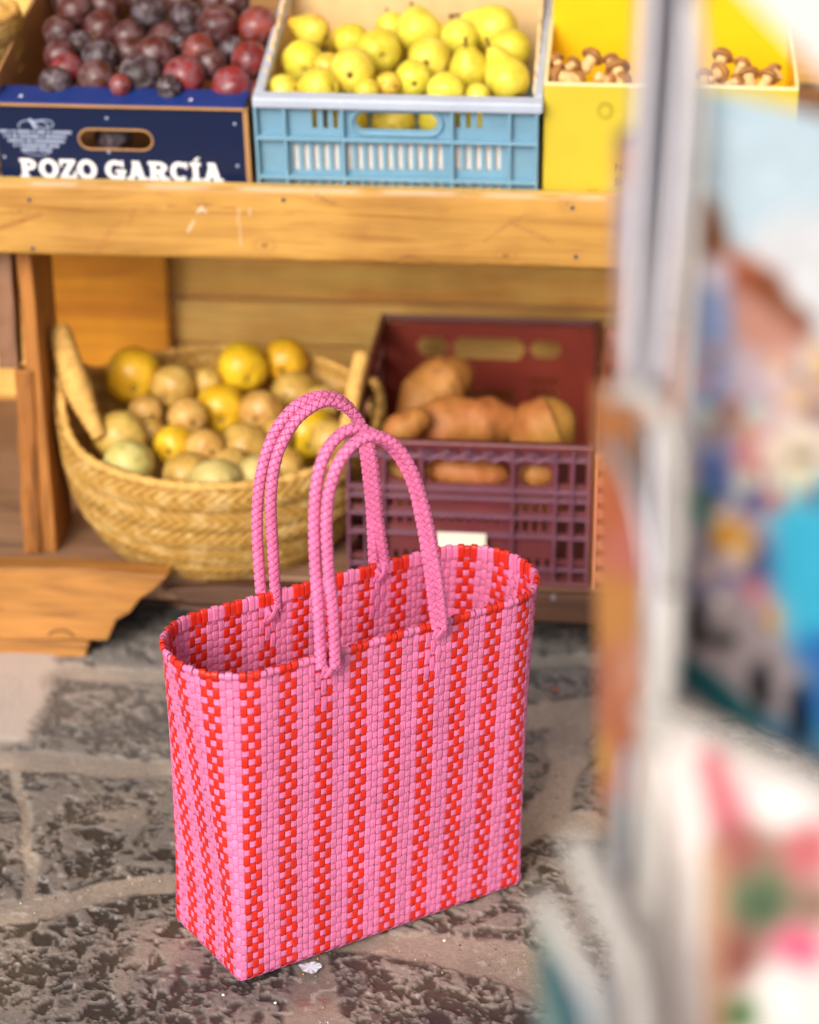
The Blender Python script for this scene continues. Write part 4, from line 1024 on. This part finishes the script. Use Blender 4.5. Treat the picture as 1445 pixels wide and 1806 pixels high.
potato([(705,742,0),(735,712,.03),(770,680,.06),(800,662,.08),(836,650,.09)], [.030,.042,.050,.044,.040], 'large lobed sweet potato leaning up at the left of the maroon crate', .27, 1)
potato([(718,764,0),(775,750,.01),(820,743,.02),(868,743,.03),(940,750,.03)], [.036,.046,.040,.046,.036], 'long lumpy sweet potato lying across the middle of the maroon crate', .16, 2)
potato([(905,790,0),(945,760,.01),(980,745,.02),(1012,728,.02)], [.030, .054, .056, .038], 'fat sweet potato in the front right corner of the maroon crate', .13, 3)
potato([(680,772,0),(705,755,.01),(735,742,.02),(760,742,.02)], [.018,.026,.024,.016], 'small sweet potato at the front left behind the rim', .09, 4)
potato([(750,835,0),(800,830,0),(850,834,0),(898,840,0)], [.022,.032,.030,.022], 'rosy sweet potato seen through the wide slot of the maroon crate', .055, 5)
potato([(915,838,0),(945,834,0),(985,838,0)], [.018,.028,.022], 'sweet potato seen through the right slot of the maroon crate', .055, 6)
potato([(650,835,0),(690,832,0),(735,836,0)], [.018,.028,.022], 'sweet potato seen through the left slot of the maroon crate', .055, 7)
potato([(700,880,.1),(800,900,.1),(900,890,.1),(1000,900,.1)], [.03,.05,.05,.03], 'orange sweet potato low in the crate, seen as specks through the small holes', .08, 8)

# ------------------------------------------------------------------ straw basket
def basket(name, label, M, R1, R0, H, ears=(), wav=None, rows=8):
    root = empty(name, M, label, 'basket')
    nt, nh = 520, 90; th = np.linspace(0, 2*np.pi, nt, endpoint=False); t = np.linspace(0, 1, nh); T, TH = np.meshgrid(t, th, indexing='ij')
    rr = R0 + (R1-R0)*np.sin(T*np.pi/2)**.85*(1) ; zz = H*T**1.25
    top = np.zeros_like(TH)
    for a0, wd, up in ears: d = np.angle(np.exp(1j*(TH-a0))); top += up*np.exp(-(d/wd)**2)
    zz = zz + top*sstep(.55, 1, T); 
    ph = T*rows; row = np.floor(ph); f = ph-row; bul = np.sqrt(np.clip(1-(2*f-1)**2, 0, 1))
    sgn = np.where(row % 2 == 0, 1, -1); ch = np.abs(np.mod(TH*26/ (2*np.pi)*2 + sgn*f*1.5 + row*.37, 1)-.5)*2
    ch2 = np.mod(TH*86/(2*np.pi)/1.0 + sgn*np.abs(f-.5)*3.0 + row*.3, 1); st2 = np.clip(np.sin(ch2*np.pi), 0, 1)**.6
    n = fbm(np.stack([TH*30, T*60, row], -1), 4, 3)
    off = .0058*bul + .0052*st2 + .002*(n-.5)
    edge = sstep(.955, 1.0, T)
    V = np.stack([(rr+off)*np.cos(TH), (rr+off)*np.sin(TH), zz], -1)
    Vi = np.stack([(rr-.009+.5*off)*np.cos(TH), (rr-.009+.5*off)*np.sin(TH), zz+.0005], -1)[::-1]
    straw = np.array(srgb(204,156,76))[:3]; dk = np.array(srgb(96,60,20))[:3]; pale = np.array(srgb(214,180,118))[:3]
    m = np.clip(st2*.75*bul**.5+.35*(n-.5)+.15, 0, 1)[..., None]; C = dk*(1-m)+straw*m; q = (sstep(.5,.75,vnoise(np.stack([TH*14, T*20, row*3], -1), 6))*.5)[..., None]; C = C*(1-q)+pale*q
    Vall = np.concatenate([V, Vi], 0); Call = np.concatenate([C, np.minimum(C[::-1]*1.25, .9)], 0)  # inner wall lightened in colour in place of light reaching inside
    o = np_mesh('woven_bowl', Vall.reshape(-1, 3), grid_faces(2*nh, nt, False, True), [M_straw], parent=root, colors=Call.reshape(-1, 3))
    b = MB(); b.tube([(0, 0, .002), (0, 0, .008)], R0+.001, 40); b.build('basket_bottom', M_strawp, root)
    # bound rim: a cord wrapped with turns
    i = nh-1; rim = [Vector((rr[i, k]*math.cos(th[k])*.99, rr[i, k]*math.sin(th[k])*.99, zz[i, k]+.002)) for k in range(0, nt, 2)]
    b = MB(); rs = [.0072+.0016*math.sin(k*1.55) for k in range(len(rim)+1)]; b.tube(rim+[rim[0]], rs, 8, cap=False); b.build('rim', M_strawp, root, smooth=True)
    return root, rim
M_straw = painted('straw_weave', .75, .25, 160); M_strawp = simple('straw_binding', srgb(208,160,86), .75, .25, .25, 60, .5)
zt_ = .122
bC = Vector((-.322, 3.985, zt_)); BMx = Matrix.Translation(bC) @ Matrix.Rotation(rad(4.5), 4, 'X')
bas, rim = basket('straw_basket', 'round straw basket with ear handles heaped with golden pears on the lower shelf', BMx, .272, .186, .215, ears=((rad(176), .34, .10), (rad(8), .22, .035)), rows=6)
def ear(pts, r, name='ear_handle'):
    b = MB(); P = smooth_path([BMx.inverted() @ p for p in pts], 12); b.tube(P, [(r[k] if hasattr(r, '__len__') else r)*(1+.08*math.sin(k*1.9)) for k in range(len(P))], 12); return b.build(name, M_strawp, bas, smooth=True)
ear([at(176,770,4.17), at(152,720,4.17), at(134,675,4.18), at(118,628,4.19), at(108,590,4.20), at(106,573,4.20)], np.interp(np.linspace(0,1,61), [0,.35,.8,1], [.012,.024,.0195,.012]))
ear([at(612,760,4.12), at(622,700,4.13), at(632,650,4.14), at(638,630,4.15), at(634,655,4.18), at(622,712,4.2)], .0135)
# a second straw basket, just its side in the top left corner of the photo
x_, z_ = st(-60, 60, .15)
basket('hanging_straw_basket', 'straw basket side glimpsed left of the navy box in the top left corner', SM @ Matrix.Translation((x_-.08, .17, ZB1-.024)), .155, .13, .24, rows=8)

# ------------------------------------------------------------------ postcard stand in the foreground
KD = 1.26
def atk(px, py, zc): return at(px, py, zc*KD)
sb = atk(1190, 700, 1.27); base_pt = Vector((sb.x+.10, sb.y+.02, 0))
stand = empty('postcard_stand', Matrix.Translation(base_pt), 'out of focus chrome and white wire postcard stand close to the camera at right', 'display stand')
SI = Matrix.Translation(-base_pt)
def wire(name, pts, r, mat, n=12, smooth=True):
    b = MB(); P = [SI @ atk(*p) for p in pts]; P = smooth_path(P, 10) if smooth else P; b.tube(P, r*KD, n); return b.build(name, mat, stand, smooth=True)
wire('post', [(1152,-160,1.26),(1148,0,1.26),(1128,330,1.27),(1112,700,1.28)], .0060, M_chrome)
wire('post', [(1222,-160,1.24),(1216,0,1.24),(1192,330,1.25),(1160,700,1.26)], .0066, M_chrome)
wire('post_seam', [(1186,-160,1.29),(1182,0,1.29),(1162,330,1.29),(1140,690,1.29)], .0055, M_darkmetal)
wire('pocket_hook', [(1088,700,1.22),(1112,690,1.21),(1150,712,1.20),(1178,760,1.20),(1190,830,1.20),(1192,920,1.21),(1186,1030,1.22)], .0054, M_coat)
wire('pocket_hook', [(1182,1045,1.20),(1176,1120,1.20),(1166,1230,1.20),(1160,1330,1.20)], .0070, M_coat)
wire('pocket_hook', [(1012,1485,1.17),(1036,1540,1.16),(1072,1620,1.15),(1110,1700,1.14),(1130,1830,1.13),(1135,1960,1.12)], .0064, M_coat)
wire('pocket_hook', [(960,1590,1.15),(985,1640,1.14),(1030,1720,1.13),(1062,1806,1.12),(1080,1960,1.10)], .0062, M_coat)
wire('pocket_wire', [(1028,1585,1.2),(1060,1640,1.19),(1090,1690,1.18),(1100,1740,1.18)], .0022, M_darkmetal)
# hidden part of the stand: column to the ground and a round foot
top_ = SI @ atk(1187, -160, 1.30); 
b = MB(); b.tube([(top_.x, top_.y, -.0+.02), (top_.x, top_.y, (SI @ atk(1187, 2130, 1.30)).z+.02)], .014, 14); b.build('column', M_chrome, stand, smooth=True)
b = MB(); b.tube([(top_.x, top_.y, .002), (top_.x, top_.y, .02)], .17, 40); b.build('foot_plate', M_darkmetal, stand, bevel=.003)

def proj(P):
    d = P - np.array(list(EYE)); z = d @ np.array(list(FW)); return CW/2+FPX*(d@np.array(list(RT)))/z, CH/2-FPX*(d@np.array(list(UP)))/z
def card(name, label, cat, tl, tr, height, basecol, blobs, seed, down=(0,0,-1), margin=None, thick=.0008, level=True, n=110, group='cards in the postcard stand', mcol=(236,230,226)):
    """a flat printed card: tl = (px,py,depth) of its top left corner, tr = (px,py) of its top right corner"""
    A = atk(*tl); height *= KD; B = on_z(tr[0], tr[1], A.z) if level else atk(*tr)
    ux = (B-A); w = ux.length; ux.normalize(); dn = Vector(down); dn = (dn-ux*dn.dot(ux)).normalized(); nrm = ux.cross(dn)
    if nrm.dot(EYE-A) < 0: nrm = -nrm
    U, Vv = np.meshgrid(np.linspace(0, w, n), np.linspace(0, height, int(n*height/w)+2 if height/w < 3 else 3*n), indexing='ij')
    a = np.array(list(A)); P = a + U[..., None]*np.array(list(ux)) + Vv[..., None]*np.array(list(dn))
    px, py = proj(P.reshape(-1, 3)); px = px.reshape(U.shape); py = py.reshape(U.shape)
    C = np.ones(U.shape+(3,))*np.array(basecol, float)
    nz = fbm(np.stack([px/40, py/40, 0*px+seed], -1), seed, 3)-.5
    for bl in blobs:
        if bl[0] == 'e': _, cx, cy, rx, ry, col, soft = bl; d = np.hypot((px-cx)/rx, (py-cy)/ry)+nz*.5; m = 1-sstep(1-soft, 1+soft, d)
        else: _, x0, y0, x1, y1, w_, col, soft = bl; d, t = seg_dist(px, py, np.array([x0, y0], float), np.array([x1, y1], float)); d = d/w_+nz*.5; m = 1-sstep(1-soft, 1+soft, d)
        C = C*(1-m[..., None])+np.array(col, float)*m[..., None]
    C = C*(1+.10*(fbm(np.stack([px/14, py/14, 0*px], -1), seed+3, 3)-.5)[..., None])
    if margin:
        e = np.minimum(np.minimum(U, w-U), np.minimum(Vv, height-Vv)); C[e < margin] = mcol
    C = np.clip((C/255-.5)*(1.12 if seed == 4 else 1.0)+(.34 if seed == 4 else .42), 0.02, 1); C = np.where(C <= .04045, C/12.92, ((C+.055)/1.055)**2.4)
    Pl = (P - a).reshape(-1, 3); nb = Pl - np.array(list(nrm))*thick; g = grid_faces(*U.shape)
    N = len(Pl); cnt = U.shape; idx = np.arange(N).reshape(cnt)
    loop = np.concatenate([idx[:, 0], idx[-1, 1:], idx[-2::-1, -1], idx[0, -2:0:-1]]); nxt = np.roll(loop, -1)
    edge = np.stack([loop, nxt, nxt+N, loop+N], -1); F = np.vstack([g, g[:, ::-1]+N, edge]); mi = np.r_[np.zeros(len(g)), np.ones(len(g)+len(edge))]
    o = np_mesh(name, np.vstack([Pl, nb]), F, [M_card, M_cardback], mi, False, colors=np.vstack([C.reshape(-1, 3)]*2)); o.location = A; tag(o, label, cat, group)
    return o
_r = random.Random(9); TOWN = [('e', _r.uniform(1245,1470), _r.uniform(610,1120), _r.uniform(9,22), _r.uniform(9,24), _r.choice([(232,206,190),(214,150,140),(196,180,190),(238,226,214),(150,130,120),(120,128,150),(226,186,130),(170,140,130),(206,214,206)]), .5) for k in range(64) if True]
TOWN = [b_ for b_ in TOWN if not (b_[1] > 1385 and b_[2] > 880)]
card('souvenir_print', 'tall seaside town print with pale sky, pink houses and turquoise sea', 'print',
     (1222,150,1.26), (1560,232), .345, (212,190,190), [
     ('l',1200,250,1700,250,190,(196,219,234),.25), ('l',1330,330,1700,420,150,(206,222,232),.3), ('l',1430,480,1700,560,110,(226,226,230),.3),
     ('l',1244,372,1262,452,26,(150,104,70),.5), ('l',1285,470,1352,510,34,(188,124,100),.5), ('l',1345,500,1410,575,24,(150,104,84),.5),
     ('l',1300,560,1380,610,40,(206,160,146),.6), ('l',1252,520,1272,820,34,(164,176,208),.6), ('l',1262,820,1262,980,24,(110,130,176),.6),
     ('e',1262,480,26,30,(224,212,222),.5), ('e',1400,690,70,60,(226,206,208),.7), ('e',1420,800,60,50,(232,214,208),.7), ('e',1330,800,40,50,(218,158,158),.7), ('e',1310,700,34,40,(196,176,196),.6),
     ('e',1375,860,40,30,(196,186,176),.6), ('e',1240,895,20,30,(80,150,140),.6), ('e',1330,880,46,26,(120,112,158),.7), ('e',1335,1000,46,56,(110,104,150),.7),
     ('e',1287,952,36,34,(232,176,92),.5), ('l',1260,1030,1290,1100,50,(160,152,178),.6), ('e',1335,1060,36,36,(222,150,156),.6), ('l',1430,900,1470,1250,72,(98,190,218),.4), ('l',1440,1180,1500,1260,60,(84,140,200),.5),
     ('e',1410,820,40,60,(232,220,196),.6), ('l',1290,1110,1360,1200,62,(182,170,172),.5), ('e',1228,1100,16,46,(44,44,38),.4), ('l',1228,1128,1290,1128,12,(96,92,90),.5), ('e',1342,1215,20,46,(64,64,70),.5), ('l',1210,1180,1370,1320,26,(22,122,130),.4),
     ('l',1360,1280,1460,1340,24,(120,150,170),.5), ('e',1412,1262,20,50,(40,62,84),.5)] + TOWN, 4)
card('flower_print', 'white bordered print of pink flowers and dark green leaves, lowest in the stand', 'print',
     (1142,1246,1.20), (1560,1418), .30, (238,226,222), [
     ('l',1290,1420,1400,1420,40,(230,180,184),.7), ('l',1255,1340,1280,1460,22,(214,120,130),.7), ('l',1300,1450,1400,1520,36,(214,128,138),.7), ('e',1385,1420,62,60,(250,244,242),.5),
     ('e',1330,1570,76,90,(134,140,112),.7), ('e',1300,1500,46,44,(170,110,104),.6), ('e',1345,1600,40,40,(92,112,88),.7), ('e',1430,1500,46,50,(206,120,124),.6), ('e',1300,1690,50,56,(150,96,88),.6),
     ('e',1410,1670,46,40,(228,110,140),.6), ('e',1370,1760,50,60,(244,240,236),.6), ('e',1440,1600,40,40,(150,120,104),.6), ('e',1300,1790,40,30,(96,130,84),.6), ('l',1262,1500,1262,1900,16,(206,160,132),.8)], 5, down=(-.04,0,-1))
card('town_postcard', 'orange and terracotta postcard seen almost edge on at the left of the stand', 'postcard',
     (1048,676,1.42), (1128,700,1.30), .255, (208,136,84), [
     ('e',1080,900,60,60,(214,120,84),.6), ('e',1110,980,40,50,(222,130,120),.6), ('e',1080,1080,50,60,(224,158,84),.6), ('e',1080,1200,40,50,(200,124,84),.6), ('l',1100,1250,1100,1450,40,(206,128,88),.6), ('e',1118,800,20,60,(170,120,90),.6), ('e',1045,1330,30,50,(232,176,70),.6), ('e',1110,1180,30,50,(226,160,130),.6)], 6, level=False, down=(-.02,.02,-1))
card('town_postcard', 'dark teal postcard edge behind the orange one at the left of the stand', 'postcard',
     (1108,745,1.34), (1160,765,1.27), .19, (88,106,124), [('e',1130,900,30,90,(52,74,86),.6), ('e',1130,1150,30,80,(120,126,146),.6)], 7, level=False)
card('town_postcard', 'pale blue topped postcard curling out lowest at the left of the stand', 'postcard',
     (944,1572,1.22), (1060,1745,1.10), .12, (176,196,210), [('l',960,1640,1010,1900,30,(120,156,140),.6), ('l',990,1700,1050,1950,26,(70,120,140),.6), ('l',1100,1740,1130,1900,34,(222,178,160),.6), ('l',1050,1650,1090,1850,20,(196,206,222),.6)], 8, level=False)
card('town_postcard', 'grey green postcard standing behind the lower white wires of the stand', 'postcard',
     (1066,1400,1.32), (1136,1440,1.24), .15, (150,156,146), [('e',1100,1500,30,80,(104,124,112),.6), ('e',1120,1620,40,60,(200,180,160),.6)], 9, level=False)
card('souvenir_print', 'pale pink print in the top right corner above the seaside town print', 'print',
     (1284,-40,1.15), (1520,200,1.12), .09, (224,206,204), [('e',1330,20,50,40,(232,212,206),.6), ('e',1430,190,60,20,(110,120,150),.5)], 10, level=False, down=(.7,0,.8))
card('town_postcard', 'lilac and pink postcard seen edge on between the beam and the chrome posts', 'postcard',
     (1084,235,1.38), (1124,250,1.30), .12, (214,196,214), [('e',1105,270,40,50,(222,160,130),.6), ('e',1105,420,40,70,(206,196,222),.6), ('e',1100,540,30,60,(226,180,170),.6)], 11, level=False)
wire('frame_wire', [(1160,690,1.27),(1156,1000,1.26),(1148,1300,1.25),(1144,1700,1.25),(1140,2000,1.26)], .0045, M_chrome)
wire('frame_wire', [(1135,1955,1.12),(1140,2030,1.18),(1150,2060,1.26)], .0045, M_coat)
wire('frame_wire', [(1080,1955,1.10),(1110,2040,1.18),(1150,2062,1.26)], .0045, M_coat)
wire('frame_wire', [(1140,1980,1.26),(1160,2060,1.28),(1187,2150,1.30)], .0075, M_chrome)
wire('frame_wire', [(1144,720,1.27),(1190,760,1.26),(1230,800,1.262)], .003, M_chrome)
wire('pocket_wire', [(1210,-100,1.22),(1236,140,1.23),(1222,420,1.23),(1206,700,1.24),(1196,1040,1.24)], .0030, M_coat)
wire('pocket_wire', [(1098,240,1.3),(1120,236,1.28),(1180,262,1.27),(1240,300,1.25)], .0030, M_darkmetal)
wire('pocket_wire', [(1074,780,1.3),(1110,850,1.28),(1140,980,1.27),(1150,1180,1.26)], .0032, M_chrome)
wire('pocket_wire', [(1108,1320,1.27),(1100,1450,1.26),(1096,1600,1.25),(1100,1800,1.24),(1104,1960,1.24)], .0036, M_chrome)
wire('pocket_wire', [(1040,1480,1.2),(1090,1560,1.19),(1150,1640,1.18)], .0028, M_coat)
wire('pocket_wire', [(1128,1252,1.19),(1240,1290,1.17),(1420,1368,1.12),(1560,1430,1.08)], .0045, M_coat)
wire('pocket_wire', [(1150,1250,1.21),(1150,1400,1.21),(1150,1600,1.2),(1146,1950,1.19)], .0066, M_coat)

# ------------------------------------------------------------------ light
W = bpy.data.worlds.new('World'); S.world = W; W.use_nodes = True; nt = W.node_tree
SUN_EL, SUN_AZ = rad(30), rad(203)        # azimuth measured clockwise from +Y
sky = nt.nodes.new('ShaderNodeTexSky'); sky.sky_type = 'NISHITA'; sky.sun_disc = False; sky.sun_elevation = SUN_EL; sky.sun_rotation = SUN_AZ
sky.dust_density = 6; sky.air_density = 1.0; sky.ozone_density = .4
hs = nt.nodes.new('ShaderNodeHueSaturation'); hs.inputs['Saturation'].default_value = .18
nt.links.new(sky.outputs[0], hs.inputs['Color']); nt.links.new(hs.outputs[0], nt.nodes['Background'].inputs[0])
nt.nodes['Background'].inputs[1].default_value = .135
sd = bpy.data.lights.new('sun', 'SUN'); sd.energy = 1.7; sd.angle = rad(26); sd.color = (1, .93, .79)
so = bpy.data.objects.new('sun', sd); COL.objects.link(so)
dv = Vector((math.sin(SUN_AZ)*math.cos(SUN_EL), math.cos(SUN_AZ)*math.cos(SUN_EL), math.sin(SUN_EL)))
so.rotation_euler = dv.to_track_quat('Z', 'Y').to_euler()
S.view_settings.view_transform = 'Standard'; S.view_settings.look = 'None'; S.view_settings.exposure = .22; S.view_settings.gamma = 1
S.render.engine = 'CYCLES'
S.render.resolution_x = 819; S.render.resolution_y = 1024
